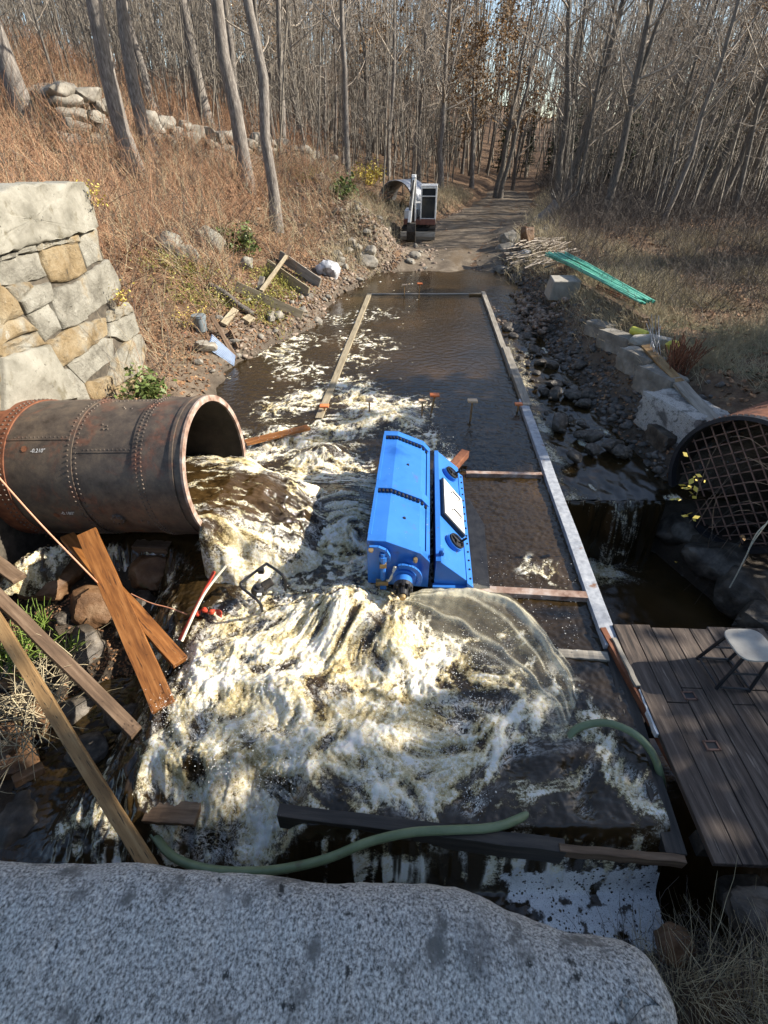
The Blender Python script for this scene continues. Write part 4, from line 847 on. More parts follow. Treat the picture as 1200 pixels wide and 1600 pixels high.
# ------------------------------------------------------------------ planks and gear around the left pipe
plank('plank', at(136, 832, y=4.15), at(256, 1105, z=-.03), .20, .05, W['orange_wood'], 'wide wet orange plank propped from under the pipe into the foam', roll=.15)
plank('plank', at(105, 838, y=4.35), at(282, 1035, z=.0), .15, .06, W['orange_wood'], 'dark orange plank leaning behind the wide orange one', roll=-.1)
plank('timber', at(-30, 905, y=3.5), at(214, 1146, z=-.16), .11, .12, W['brown_wood'], 'weathered brown timber slanting from the left edge to the foam', 'timber')
plank('timber', at(-20, 945, y=3.2), at(243, 1372, z=-.30), .10, .07, W['tan_wood'], 'long nail marked tan timber slanting down to the parapet', 'timber', roll=.2)
plank('timber', at(212, 853, z=-.10), at(266, 857, z=-.10), .16, .12, W['brown_wood'], 'short broken timber block lying under the pipe with a bright cut end', 'timber')
plank('timber', at(-30, 860, y=4.2), at(30, 905, y=3.8), .14, .06, W['brown_wood'], 'brown timber end poking in at the left edge under the pipe', 'timber')
plank('plank', at(383, 692, z=.16), at(482, 668, z=.10), .15, .05, W['orange_wood'], 'wet reddish plank jutting into the foam beside the pipe mouth')
plank('plank', at(230, 1268, z=-.30), at(310, 1272, z=-.25), .16, .05, W['brown_wood'], 'brown board half under the white water at the lower left spill')
bars = MB(); bars.tube([at(281, 1000, z=.02), at(335, 893, z=.35)], .018, 8); tag(bars.build('red_bar', W['red'], None), 'thin red painted bar standing up from the foam', 'bar')
bars = MB(); bars.tube(spline([at(284, 1002, z=.05), at(318, 930, z=.28), at(353, 884, z=.45)], 6), .014, 8); tag(bars.build('cream_pipe', W['cream'], None, True), 'thin cream coloured pipe leaning beside the red bar', 'thin pipe')
rs = at(322, 962, z=.05)
mb = MB(); mb.tube(spline([rs + Vector((-.12, .02, -.02)), rs + Vector((-.05, .06, .03)), rs + Vector((.03, .02, .02)), rs + Vector((.10, .05, .03)), rs + Vector((.16, .0, -.03))], 6), [.02 + .012 * math.sin(i) for i in range(25)], 7)
tag(mb.build('red_rope', W['red'], None, True), 'frayed red rope bundle trailing in foam beside the red bar', 'rope')
mb = MB(); mb.tube(spline([at(-20, 725, y=3.75), at(60, 815, y=3.7), at(150, 908, y=3.55), at(152, 912, z=-.1)], 8), .008, 6); tag(mb.build('salmon_cord', W['salmon'], None, True), 'taut pale orange cord running down across the left pipe', 'cord')
mb = MB(); mb.tube(spline([at(205, 928, z=.0), at(235, 942, z=.05), at(265, 950, z=.08), at(292, 960, z=.1)], 8), .007, 6); tag(mb.build('salmon_cord', W['salmon'], None, True), 'thin slack orange cord lying between the plank and the red bar', 'cord')
# drowned pump in its tube frame
pc = at(408, 912, z=.22); pe = empty('drowned_pump', pc, 0, 'black tube framed pump half drowned in the white foam', 'pump')
fr = [at(376, 911, z=.30), at(412, 884, z=.34), at(420, 883, z=.34), at(444, 902, z=.32), at(446, 922, z=.05)]; fr2 = [at(376, 911, z=.30), at(379, 919, z=.30), at(405, 941, z=.28), at(410, 955, z=.0)]
mb = MB(); mb.tube(spline(fr, 6), .016, 8); mb.tube(spline(fr2, 6), .016, 8); sub(mb, 'tube_frame', W['black'], pe, True)
mb = MB(); c = at(402, 924, z=.20); mb.cyl(c, c + Vector((.03, -.02, .08)), .07, .06, 14); mb.cyl(c + Vector((.03, -.02, .08)), c + Vector((.035, -.025, .11)), .035, .03, 12); sub(mb, 'motor', W['black'], pe, False, .008)
mb = MB(); c = at(418, 914, z=.24); mb.cyl(c + Vector((-.05, -.03, 0)), c + Vector((.05, .03, .03)), .05, .05, 12); sub(mb, 'fuel_cap', W['tyre'], pe, False, .008)
mb = MB(); mb.box(at(405, 929, z=.335), (.045, .035, .01)); sub(mb, 'label_plate', W['white'], pe)
mb = MB(); mb.box(at(408, 892, z=.33), (.06, .05, .05)); sub(mb, 'bracket', W['black'], pe)

# ------------------------------------------------------------------ things on the left bank
def gp(px, py, dz=0, z0=.3): return on_ground(px, py, z0, dz)
def gplank(name, pa, pb, w, t, m, label, cat='board', roll=1.3, dz=(.1, .1), group=None): return plank(name, gp(*pa, dz=dz[0]), gp(*pb, dz=dz[1]), w, t, m, label, cat, roll, group)
gplank('board', (368, 447), (472, 494), .26, .05, W['pale_timber'], 'lowest of the old boards staked on edge on the left bank', dz=(.14, .14))
gplank('board', (417, 412), (482, 457), .28, .05, W['pale_timber'], 'middle of the old boards staked on edge on the left bank', dz=(.16, .14))
gplank('board', (437, 399), (500, 443), .30, .05, W['grey_wood'], 'uppermost of the old boards staked on edge on the left bank', dz=(.16, .14))
gplank('board', (408, 455), (449, 398), .10, .07, W['pale_timber'], 'pale thin board leaning across the staked boards', roll=.3, dz=(.26, .42))
gplank('board', (446, 405), (454, 384), .12, .06, W['brown_wood'], 'dark stub of a post behind the staked boards', roll=.3, dz=(.35, .62))
gplank('board', (405, 452), (410, 432), .14, .06, W['grey_wood'], 'short grey stake bracing the lowest staked board', roll=.3, dz=(.10, .35))
mb = MB(); mb.tube(spline([gp(328, 446, .12), gp(350, 458, .13), gp(375, 478, .12), gp(396, 491, .10)], 5), [.075, .08, .085, .08, .075, .085, .08, .08, .078, .075, .07, .075, .08, .075, .07, .06], 9)
tag(mb.build('log', W['bark_dark'], None, True), 'dark rotten log lying on the left bank below the brush', 'log')
gplank('board', (349, 507), (368, 484), .16, .06, W['pale_timber'], 'tan board lying in rubble above the blue plastic sheet', roll=.5, dz=(.08, .12))
gplank('board', (383, 503), (393, 497), .2, .12, W['pale_timber'], 'short tan offcut in rubble below the dark log', roll=.5, dz=(.05, .06))
gplank('board', (331, 494), (368, 560), .10, .03, W['brown_wood'], 'long thin dark lath leaning beside the blue plastic sheet', roll=.2, dz=(.3, .08))
gplank('board', (359, 517), (371, 545), .13, .04, W['brown_wood'], 'short dark curved board beside the blue plastic sheet', roll=1.2, dz=(.16, .08))
# ribbed blue-grey plastic sheet
q = [gp(331, 522, .35), gp(368, 556, .22), gp(366, 571, .10), gp(324, 543, .14)]
V = []; nu, nv = 24, 33
for i in range(nu):
    for j in range(nv):
        a = q[0].lerp(q[1], i / (nu - 1)); b = q[3].lerp(q[2], i / (nu - 1)); p = a.lerp(b, j / (nv - 1)); V.append(p + Vector((.006, -.006, .012)) * math.sin(j * math.pi / 2))
o = mesh_np('ribbed_panel', np.array([p[:] for p in V]), grid_faces(nu, nv), W['bluegrey'], None, False); o.modifiers.new('t', 'SOLIDIFY').thickness = .02
tag(o, 'ribbed blue grey plastic panel lying on the left bank by the water', 'plastic panel')
bk = gp(315, 517, .0); be = empty('bucket', bk, 0, 'grey plastic bucket standing in brush above the blue panel', 'bucket')
mb = MB(); mb.cyl(bk, bk + Vector((.0, 0, .34)), .125, .155, 20, True); sub(mb, 'body', W['bucketgrey'], be, True)
mb = MB(); mb.cyl(bk + Vector((0, 0, .30)), bk + Vector((0, 0, .32)), .165, .165, 20); mb.cyl(bk + Vector((0, 0, .335)), bk + Vector((0, 0, .352)), .162, .162, 20); sub(mb, 'rim', W['bucketgrey'], be)
W['whiterock'] = mat('splashed_white_rock', [(.35, (.16, .16, .16)), (.5, (.45, .46, .48)), (.65, (.72, .73, .76))], 5, detail=9, bump=.6, bdist=.03)
p = gp(514, 424, .1); rock('white_rock', p, (.95, .8, .85), 14, W['whiterock'], 'large rock with white splashes on the left bank near the boards')
p = gp(455, 409 - 20, .1)
p = gp(457, 405); 
p = gp(574, 412, .1); rock('boulder', p, (.85, .75, .6), 21, W['rock'], 'rounded grey boulder on the foot of the spoil heap', 'boulder')
p = gp(579, 393, .35); rock('boulder', p, (.5, .42, .5), 22, W['rock'], 'small rounded tan boulder perched above the larger one on the spoil heap', 'boulder')
# mossy ledge rocks low on the left slope
for k, (px, py, s, lab) in enumerate(((268, 388, .9, 'left of the mossy pale rocks in the brush on the left slope'), (292, 400, .7, 'squat middle rock of the mossy outcrop in the brush on the left slope'), (328, 378, 1.0, 'tall right hand rock of the mossy outcrop in the brush on the left slope'), (385, 412, .5, 'rounded pale rock under the evergreen bush on the left slope'))):
    rock('rock', gp(px, py, .15), (s, s * .8, s * .9), 30 + k, W['wallstone'], lab)
# ruined stone walls higher up the slope
def rubble_wall(name, pts, h, label, seed, m):
    r = random.Random(seed); e = empty(name, pts[0], 0, label, 'stone wall'); allm = []
    V = []; F = []; n0 = 0
    for i in range(len(pts) - 1):
        a, b = Vector(pts[i]), Vector(pts[i + 1]); L = (b - a).length
        for row in range(h):
            x = r.uniform(0, .3)
            while x < L:
                w = r.uniform(.3, 1.1); s = r.uniform(.25, .5); p = a.lerp(b, min(x / L, 1)); me = rough_mesh('t', (w * 1.25, .8, s * 1.45), r.randint(0, 9999), .10, .75, 3)
                vv = np.array([v.co[:] for v in me.vertices]); ff = np.array([f.vertices[:] for f in me.polygons]); d = (b - a).normalized(); rot = np.array([[d.x, -d.y, 0], [d.y, d.x, 0], [0, 0, 1]])
                vv = vv @ rot.T + np.array([p.x, p.y, T(p.x, p.y) + .05 + row * .33 + r.uniform(-.06, .06)]); V.append(vv); F.append(ff + n0); n0 += len(vv); bpy.data.meshes.remove(me); x += w
    o = mesh_np('stonework', np.concatenate(V), np.concatenate(F), m, None, True); child_world(o, e); tag(o, kind='stuff')
    try: o.data.set_sharp_from_angle(angle=math.radians(35))
    except Exception: pass
def P2(px, py, y): p = at(px, py, y=y); return Vector((p.x, y, 0))
rubble_wall('ruined_stone_wall', [P2(120, 250, 22), P2(190, 240, 23.5)], 5, 'ruined grey stone wall in the trees high on the left slope', 1, W['rock'])
rubble_wall('ruined_stone_wall', [P2(235, 230, 25), P2(330, 235, 27), P2(400, 245, 29), P2(525, 265, 34)], 4, 'long low broken stone wall running along the left slope behind the trees', 2, W['rock'])
p = at(75, 175, y=24); rock('boulder', (p.x, 25, T(p.x, 25) + .3), (3.2, 2.4, 1.5), 44, W['rock'], 'big flat boulder in brush at the top of the left slope', 'boulder')

# ------------------------------------------------------------------ excavator and culvert pipe by the track
ex_p = Vector((1.75, 27.9, 0)); ex_p.z = T(1.75, 27.9) + .02
ex = empty('mini_excavator', ex_p, math.radians(-6), 'small white and faded red excavator parked at the foot of the dirt track', 'excavator'); ex.scale = (.84,) * 3
def lm(mb, name, m, parent=ex, smooth=False, bevel=.01): o = mb.build(name, m, parent, smooth, bevel); return o
for s in (-1, 1):
    mb = MB(); prof_ = [(-1.15, .30), (-1.0, .04), (1.0, .04), (1.15, .30), (1.0, .56), (-1.0, .56)]
    mb.prism(prof_, lambda a, v, b: Vector((v, a, b)), s * .78 - .19, s * .78 + .19)
    for k in range(12): mb.box((s * .78, -1.05 + .19 * k, .57), (.40, .06, .05))
    for k in range(4): mb.box((s * .78, -1.12, .12 + .12 * k), (.40, .06, .04))
    lm(mb, 'track', W['tyre'])
mb = MB(); mb.box((0, 0, .42), (1.2, 1.2, .3)); mb.cyl((0, 0, .5), (0, 0, .72), .42, .42, 20); lm(mb, 'undercarriage', W['black'])
mb = MB(); mb.prism([(-1.62, .06), (-1.70, .25), (-1.62, .48), (-1.57, .48), (-1.64, .25), (-1.56, .06)], lambda a, v, b: Vector((v, a, b)), -.98, .98); mb.box((-.55, -1.2, .3), (.1, .8, .12)); mb.box((.55, -1.2, .3), (.1, .8, .12)); lm(mb, 'blade', W['grey_wood'])
mb = MB(); mb.box((0, .15, .86), (1.75, 1.9, .26)); lm(mb, 'platform', W['orangebody'])
mb = MB(); mb.box((-.50, .2, 1.2), (.72, 1.5, .46)); mb.box((.1, .85, 1.35), (1.5, .5, .75)); lm(mb, 'engine_cover', W['white'], bevel=.04)
cabn = MB(); x0, x1, y0, y1 = .10, .92, -.80, .55
for xx in (x0, x1):
    for yy in (y0, y1): cabn.box((xx, yy, 1.75), (.075, .075, 1.6))
for zz in (1.02, 2.52):
    for xx in (x0, x1): cabn.box((xx, (y0 + y1) / 2, zz), (.075, y1 - y0, .08))
    for yy in (y0, y1): cabn.box(((x0 + x1) / 2, yy, zz), (x1 - x0, .075, .08))
cabn.box(((x0 + x1) / 2, y0, 2.12), (x1 - x0, .06, .05)); cab = lm(cabn, 'cab', W['white'])
mb = MB(); mb.box(((x0 + x1) / 2, (y0 + y1) / 2, 2.60), (x1 - x0 + .1, y1 - y0 + .1, .08)); lm(mb, 'cab_roof', W['white'], bevel=.03)
for c_, s_ in ((((x0 + x1) / 2, y0 + .01, 1.56), (.74, .012, 1.06)), (((x0 + x1) / 2, y0 + .01, 2.31), (.74, .012, .33)), ((x1 + .01, (y0 + y1) / 2, 1.78), (.012, 1.25, 1.4)), ((x0 - .01, (y0 + y1) / 2, 1.78), (.012, 1.25, 1.4))):
    mb = MB(); mb.box(c_, s_); o = mb.build('window', W['lens_glass'], cab)
mb = MB(); mb.box(((x0 + x1) / 2, y0 - .02, .88), (.86, .10, .30)); lm(mb, 'front_panel', W['orangebody'])
def arm(name, pts, w, m):
    mb = MB()
    for a, b, h in pts: mb.beam(a, b, w, h, (1, 0, 0)) if False else mb.beam(a, b, w, h, Vector((1, 0, 0)).cross((Vector(b) - Vector(a)).normalized()))
    return lm(mb, name, m)
arm('boom', [((-.30, -.95, .95), (-.30, -1.25, 2.2), .26), ((-.30, -1.2, 2.1), (-.30, -1.8, 3.1), .24)], .24, W['white'])
arm('stick', [((-.30, -1.75, 3.1), (-.44, -2.55, 1.0), .20)], .17, W['white'])
mb = MB(); mb.cyl((-.30, -1.15, .95), (-.30, -1.62, 1.75), .055, .055, 10); mb.cyl((-.30, -1.62, 1.75), (-.30, -1.85, 2.45), .032, .032, 8); mb.cyl((-.30, -2.0, 2.9), (-.42, -2.62, 1.6), .05, .05, 10)
mb.tube(spline([(-.40, -1.0, 1.1), (-.46, -1.6, 2.1), (-.42, -2.0, 3.05), (-.42, -2.3, 2.2)], 6), .025, 6); lm(mb, 'hydraulic_cylinder', W['black'], bevel=0)
mb = MB(); prof_ = [(-2.45, 1.05), (-2.62, 1.0), (-2.75, .62), (-2.62, .22), (-2.30, .05), (-2.12, .12), (-2.40, .30), (-2.48, .62)]
mb.prism(prof_, lambda a, v, b: Vector((v, a, b - .02)), -.56, -.08)
for k in range(4): mb.box((-.50 + .12 * k, -2.08, .06), (.05, .18, .05))
lm(mb, 'bucket', W['tyre'])
cpp = at(617, 317, y=32.2);  ca = Vector((-.40, -.915, .02)).normalized(); cs = ca.cross(Vector((0, 0, 1))).normalized(); cw = cs.cross(ca)
V = []; nn_ = 48; kk = 120
for outer in (1, 0):
    for i in range(kk):
        s = 2.6 * i / (kk - 1); rr = (1.05 if outer else 1.0) + .022 * math.sin(s * 2 * math.pi / .14)
        V += [cpp - ca * s + (cw * math.cos(2 * math.pi * j / nn_) + cs * math.sin(2 * math.pi * j / nn_)) * rr for j in range(nn_)]
F = []
for L in (0, 1):
    for i in range(kk - 1):
        for j in range(nn_): a = L * kk * nn_ + i * nn_; F.append((a + j, a + (j + 1) % nn_, a + nn_ + (j + 1) % nn_, a + nn_ + j))
for j in range(nn_): b = kk * nn_; F.append((j, (j + 1) % nn_, b + (j + 1) % nn_, b + j))
cv = mesh_np('corrugated_pipe', np.array([p[:] for p in V]), np.array(F), W['zinc'], None, True); tag(cv, 'big corrugated grey metal pipe lying behind the excavator', 'pipe')

# ------------------------------------------------------------------ things on the right bank
RC = Vector((4.946, 5.658, .207)); RR = .98; RA = Vector((-.8676, -.4972, 0)).normalized(); RS = RA.cross(Vector((0, 0, 1))).normalized()
def rp_pt(s, th, r): return RC - RA * s + (Vector((0, 0, 1)) * math.cos(th) + RS * math.sin(th)) * r
rp = empty('grated_culvert_pipe', RC - Vector((0, 0, RR)), 0, 'wide rusty culvert pipe on the right with a crossed bar grate over its mouth', 'pipe')
mb = MB(); shell(mb, rp_pt, .0, 5.0, RR - .03, RR - .004, 80); sub(mb, 'barrel', W['rust'], rp, True)
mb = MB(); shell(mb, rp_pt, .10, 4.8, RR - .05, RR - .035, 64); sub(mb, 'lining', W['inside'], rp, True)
mb = MB(); shell(mb, rp_pt, -.02, .10, RR - .045, RR + .012, 96); sub(mb, 'mouth_rim', W['black'], rp)
mb = MB()
for s in (.05, .12, .62):
    for j in range(84): p = rp_pt(s, 2 * math.pi * j / 84, RR + (.01 if s < .1 else -.006)); rivet(mb, p, p - (RC - RA * s), .014, .013)
tag(sub(mb, 'rivets', W['rust'], rp, True), kind='stuff')
mb = MB()
for dg in (math.radians(40), math.radians(-48)):
    d = Vector((0, 0, 1)) * math.sin(dg) + RS * math.cos(dg) * -1; e_ = Vector((0, 0, 1)) * math.cos(dg) + RS * math.sin(dg)
    for k in range(-6, 7):
        o_ = k * .15; hl = math.sqrt(max((RR - .06) ** 2 - o_ ** 2, 0))
        if hl < .1: continue
        c = RC - RA * (.16 + (.012 if dg > 0 else -.012)) + e_ * o_; mb.beam(c - d * hl, c + d * hl, .019, .012, RA)
sub(mb, 'grate', W['rust_dark'], rp)
# stone footing below the culvert
ft = [(at(1045, 825, z=-.75), 1.0, .6), (at(1100, 875, z=-.8), .9, .7), (at(1150, 925, z=-.85), .9, .7), (at(1195, 985, z=-.9), .9, .7)]
for k, (p, w, h) in enumerate(ft):
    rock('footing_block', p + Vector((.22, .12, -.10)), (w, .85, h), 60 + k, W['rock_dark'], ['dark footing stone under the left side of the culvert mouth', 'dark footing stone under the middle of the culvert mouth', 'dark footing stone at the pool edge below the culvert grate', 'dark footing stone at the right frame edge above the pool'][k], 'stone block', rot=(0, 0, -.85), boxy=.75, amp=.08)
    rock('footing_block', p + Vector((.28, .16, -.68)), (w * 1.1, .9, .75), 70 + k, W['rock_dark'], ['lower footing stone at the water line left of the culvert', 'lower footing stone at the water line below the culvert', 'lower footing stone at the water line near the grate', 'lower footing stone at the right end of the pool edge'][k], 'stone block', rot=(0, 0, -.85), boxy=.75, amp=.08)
def gblock(pa, size, rotz, seed, label, m=None, dz=.15, tilt=0): return rock('granite_block', gp(*pa, dz=dz), size, seed, m or W['rock'], label, 'stone block', rot=(tilt, 0, rotz), boxy=.97, amp=.04)
gblock((1062, 655), (.95, 1.5, .8), .30, 81, 'large squared granite block beside the culvert mouth on the right bank', W['granite'], .05)
gblock((1030, 600), (.55, 1.1, .6), .3, 82, 'narrow granite block next up the bank from the large squared block', None, .1)
gblock((1000, 568), (.55, 1.1, .55), .35, 83, 'granite block in the middle of the right bank row', None, .08)
gblock((965, 535), (.5, 1.1, .5), .45, 84, 'granite block near the upper end of the right bank row', None, .06)
gblock((938, 515), (.5, .8, .4), .5, 85, 'pale small block at the far end of the right bank row', None, .04)
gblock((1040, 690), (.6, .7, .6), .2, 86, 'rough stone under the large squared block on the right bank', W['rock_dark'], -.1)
mb = MB(); c = gp(879, 449, .24); mb.add([c + Vector(v) for v in ((-.48, -.42, -.27), (.36, -.42, -.27), (.44, .42, -.27), (-.40, .42, -.27), (-.42, -.42, .25), (.38, -.42, .25), (.46, .42, .25), (-.30, .42, .25))], [(3, 2, 1, 0), (4, 5, 6, 7), (0, 1, 5, 4), (1, 2, 6, 5), (2, 3, 7, 6), (3, 0, 4, 7)])
W['concrete'] = mat('concrete', [(.3, (.24, .22, .18)), (.7, (.42, .39, .33))], 4, detail=9, bump=.3, bdist=.01)
tag(mb.build('concrete_block', W['concrete'], None, False, .02), 'squared pale concrete block at the near end of the green rods', 'concrete block')
rod = []; r = random.Random(8)
a0, a1 = gp(868, 400, .50), gp(1008, 473, .36); dirr = (a1 - a0); sd = Vector((-dirr.y, dirr.x, 0)).normalized()
for k in range(42):
    f = r.uniform(-1, 1); s0 = a0 + sd * (.40 * f) + Vector((0, 0, r.uniform(0, .12))) + dirr * r.uniform(-.02, .04); s1 = a1 + sd * (.14 * f + r.uniform(-.08, .08)) + Vector((0, 0, r.uniform(0, .06))) + dirr * r.uniform(-.06, .03)
    rod.append([s0, s0.lerp(s1, .33) + Vector((0, 0, .03)), s0.lerp(s1, .66) + Vector((0, 0, .02)), s1])
V, F = tubes(np.array([[p[:] for p in q] for q in rod]), np.full((42, 4), .021), 5)
tag(mesh_np('green_rods', V, F, W['greenrod'], None, True), 'bundle of long green coated rods lying on the right bank', 'rod bundle')
rod = []
a0, a1 = gp(930, 452, .10), gp(1000, 478, .06)
for k in range(16): f = r.uniform(-1, 1); rod.append([a0 + Vector((.1 * f, .2 * f, r.uniform(0, .08))), a1 + Vector((.06 * f, .15 * f, r.uniform(0, .05)))])
V, F = tubes(np.array([[p[:] for p in q] for q in rod]), np.full((16, 2), .014), 5); tag(mesh_np('rusty_rods', V, F, W['rust'], None), 'short bundle of rusty rods beside the green ones', 'rod bundle')
gplank('timber', (900, 440), (1010, 502), .18, .14, W['brown_wood'], 'long dark timber lying in grass next to the concrete block', 'timber', 0, (.10, .10))
gplank('timber', (962, 485), (1008, 508), .14, .12, W['brown_wood'], 'short dark timber lying against the long dark one', 'timber', 0, (.06, .06))
gplank('board', (1008, 540), (1062, 598), .16, .05, W['tan_wood'], 'grey tan board running down behind the granite blocks', 'board', .2, (.35, .30))
gplank('board', (1055, 592), (1118, 662), .20, .06, W['grey_wood'], 'wide weathered board lying beside the culvert on the right bank', 'board', .2, (.30, .35))
mb = MB(); a = gp(988, 516, .22); b = gp(1012, 524, .20); mb.cyl(a, b, .085, .085, 14); tag(mb.build('yellow_pipe', W['yellow'], None, True), 'short bright yellow plastic pipe next to the pale sack', 'pipe')
sk = rock('sack', gp(1016, 533, .16), (.95, .5, .32), 90, W['sack'], 'dirty pale sack slumped on the right bank near the yellow pipe', 'sack', rot=(0, 0, -.3), amp=.14)
rock('yellow_bag', gp(1053, 540, .12), (.34, .26, .2), 91, W['yellow'], 'small yellow green bag at the end of the pale sack', 'bag', amp=.1)
rod = []
for k in range(9):
    f = k / 8; b = gp(1006 + 30 * (r.random()), 572, .0); t = at(1010 + 22 * f, 490 + 30 * r.random(), y=b.y + .6 * r.random()); rod.append([b, b.lerp(t, .5) + Vector((r.uniform(-.04, .04), 0, 0)), t])
V, F = tubes(np.array([[p[:] for p in q] for q in rod]), np.full((9, 3), .0065), 5); tag(mesh_np('upright_rods', V, F, W['zinc'], None), 'cluster of thin grey rods standing upright by the pale sack', 'rod cluster')
rod = []
for k in range(60):
    b = gp(1052, 585, .0) + Vector((r.uniform(-.18, .18), r.uniform(-.25, .25), 0)); t = b + Vector((r.gauss(.1, .18), r.gauss(.1, .2), r.uniform(.35, .65))); rod.append([b, b.lerp(t, .5), t])
V, F = tubes(np.array([[p[:] for p in q] for q in rod]), np.full((60, 3), .009), 4); tag(mesh_np('rusty_wire_bundle', V, F, W['rust'], None), 'bristling rusty wire bundle behind the granite blocks', 'wire bundle')
rock('boulder', gp(798, 374, .18), (1.15, .8, .75), 101, W['rock'], 'large pale angular boulder at the right edge of the dirt track', 'boulder', boxy=.4)
rock('boulder', gp(792, 388, .1), (1.0, .7, .5), 102, W['rock'], 'flat dark boulder just in front of the large pale one', 'boulder', boxy=.4)
rock('boulder', gp(824, 372, .35), (.65, .5, .95), 103, W['rock_rust'], 'upright brown stone block beside the large pale boulder', 'boulder', boxy=.8)
rock('boulder', gp(820, 397, .15), (.50, .4, .5), 104, W['whiterock'], 'round whitish stone on the right bank of the far pond', 'boulder')
rock('boulder', gp(783, 421, .12), (.55, .45, .35), 105, W['rock'], 'small grey stone at the far right corner of the water', 'boulder')
mb = MB(); mb.tube(spline([gp(836, 348, .3), gp(855, 335, .5), gp(872, 322, .75)], 6), [.22, .22, .24, .25, .25, .26, .28, .28, .3, .32, .34, .36, .36], 12)
tag(mb.build('fallen_log', W['bark'], None, True), 'thick pale broken log lying beside the track under the leaning trees', 'log')
mb = MB(); c = gp(872, 326, .5); 
for k in range(14): mb.tube([c, c + Vector((r.gauss(.1, .35), r.gauss(0, .3), r.uniform(.1, .8)))], [.10, .03], 6)
tag(mb.build('root_plate', W['bark_dark'], None), 'dark upturned root plate at the end of the broken log', 'roots')
rod = []
for k in range(70):
    b = gp(835 + r.uniform(-25, 45), 400 + r.uniform(-25, 12), .05 + r.uniform(0, .25)); d = Vector((r.uniform(.6, 1.4), r.uniform(.2, 1.0), r.uniform(-.1, .25))) * r.choice((-1, 1)); rod.append([b - d * .6, b + Vector((0, 0, r.uniform(0, .08))), b + d * .6])
V, F = tubes(np.array([[p[:] for p in q] for q in rod]), rng.uniform(.01, .03, (70, 1)) * np.ones((1, 3)), 5); tag(mesh_np('branch_pile', V, F, W['twig'], None), 'heap of cut grey branches on the right bank behind the green rods', 'branch pile')

# ------------------------------------------------------------------ stones: prototypes copied one by one
def stone_protos(m, seeds, sub=3): return [rough_mesh('rock', (1, .85, .7), s, .14, .15, sub) for s in seeds], m
def scatter(n, region, smin, smax, matk, label, group, seeds, sink=.2, zfix=None, seed=1, name='rock'):
    r = random.Random(seed); protos = []
    for s in seeds:
        me = rough_mesh('rock', (1, .85, .7), s, .14, .15, 3); me.materials.append(matk); me.polygons.foreach_set('use_smooth', np.ones(len(me.polygons), bool))
        try: me.set_sharp_from_angle(angle=math.radians(30))
        except Exception: pass
        protos.append(me)
    base = None
    for i in range(n):
        x, y = region(r); s = smin + (smax - smin) * r.random() ** 2.2
        o = bpy.data.objects.new(name, protos[i % len(protos)]); COL.objects.link(o)
        z = (zfix if zfix is not None else T(x, y)); o.location = (x, y, z + s * (.35 - sink)); o.scale = (s * r.uniform(.8, 1.3), s * r.uniform(.8, 1.2), s * r.uniform(.7, 1.1))
        o.rotation_euler = (r.uniform(-.4, .4), r.uniform(-.4, .4), r.uniform(0, 6.28)); tag(o, label, 'rock', group)
def reg_left(r): y = r.uniform(9.5, 22); return float(shoreL(y)) - abs(r.gauss(0, .9)) - .05, y
def reg_mound(r): return r.gauss(-1.0, 1.5), r.gauss(24.2, 1.7)
def reg_right(r): y = r.uniform(6.6, 21.5); return float(shoreR(y)) + r.uniform(-.5, .9), y
def reg_stream(r): y = r.uniform(6.8, 15); return r.uniform(2.4 + .0755 * y, float(shoreR(y)) + .1), y
def reg_rav(r): return r.uniform(-4.6, -2.3), r.uniform(1.0, 4.7)
def reg_track(r): y = r.uniform(22, 34); return float(shoreR(y)) + r.uniform(-.2, 1.4), y
scatter(60, reg_left, .12, .5, W['rock'], 'tan angular stone in the rubble strip along the left water edge', 'stones along the left water edge', (1, 2, 3, 4), seed=1)
scatter(55, reg_mound, .15, .65, W['rock'], 'grey stone on the spoil heaps left of the excavator', 'stones on the spoil heaps', (5, 6, 7), seed=2)
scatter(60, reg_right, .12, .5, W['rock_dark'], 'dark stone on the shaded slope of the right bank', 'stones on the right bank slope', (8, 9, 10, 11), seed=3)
scatter(95, reg_stream, .10, .42, W['rock_dark'], 'wet dark stone in the shallow stream right of the rail', 'stones in the side stream', (12, 13, 14), zfix=-.17, seed=4)
scatter(75, reg_rav, .10, .42, W['rock_dark'], 'dark wet stone in the ravine under the left pipe', 'stones in the ravine', (17, 18, 19), seed=6)
scatter(26, reg_track, .12, .45, W['rock'], 'grey stone along the right edge of the dirt track', 'stones along the track edge', (15, 16), seed=5)
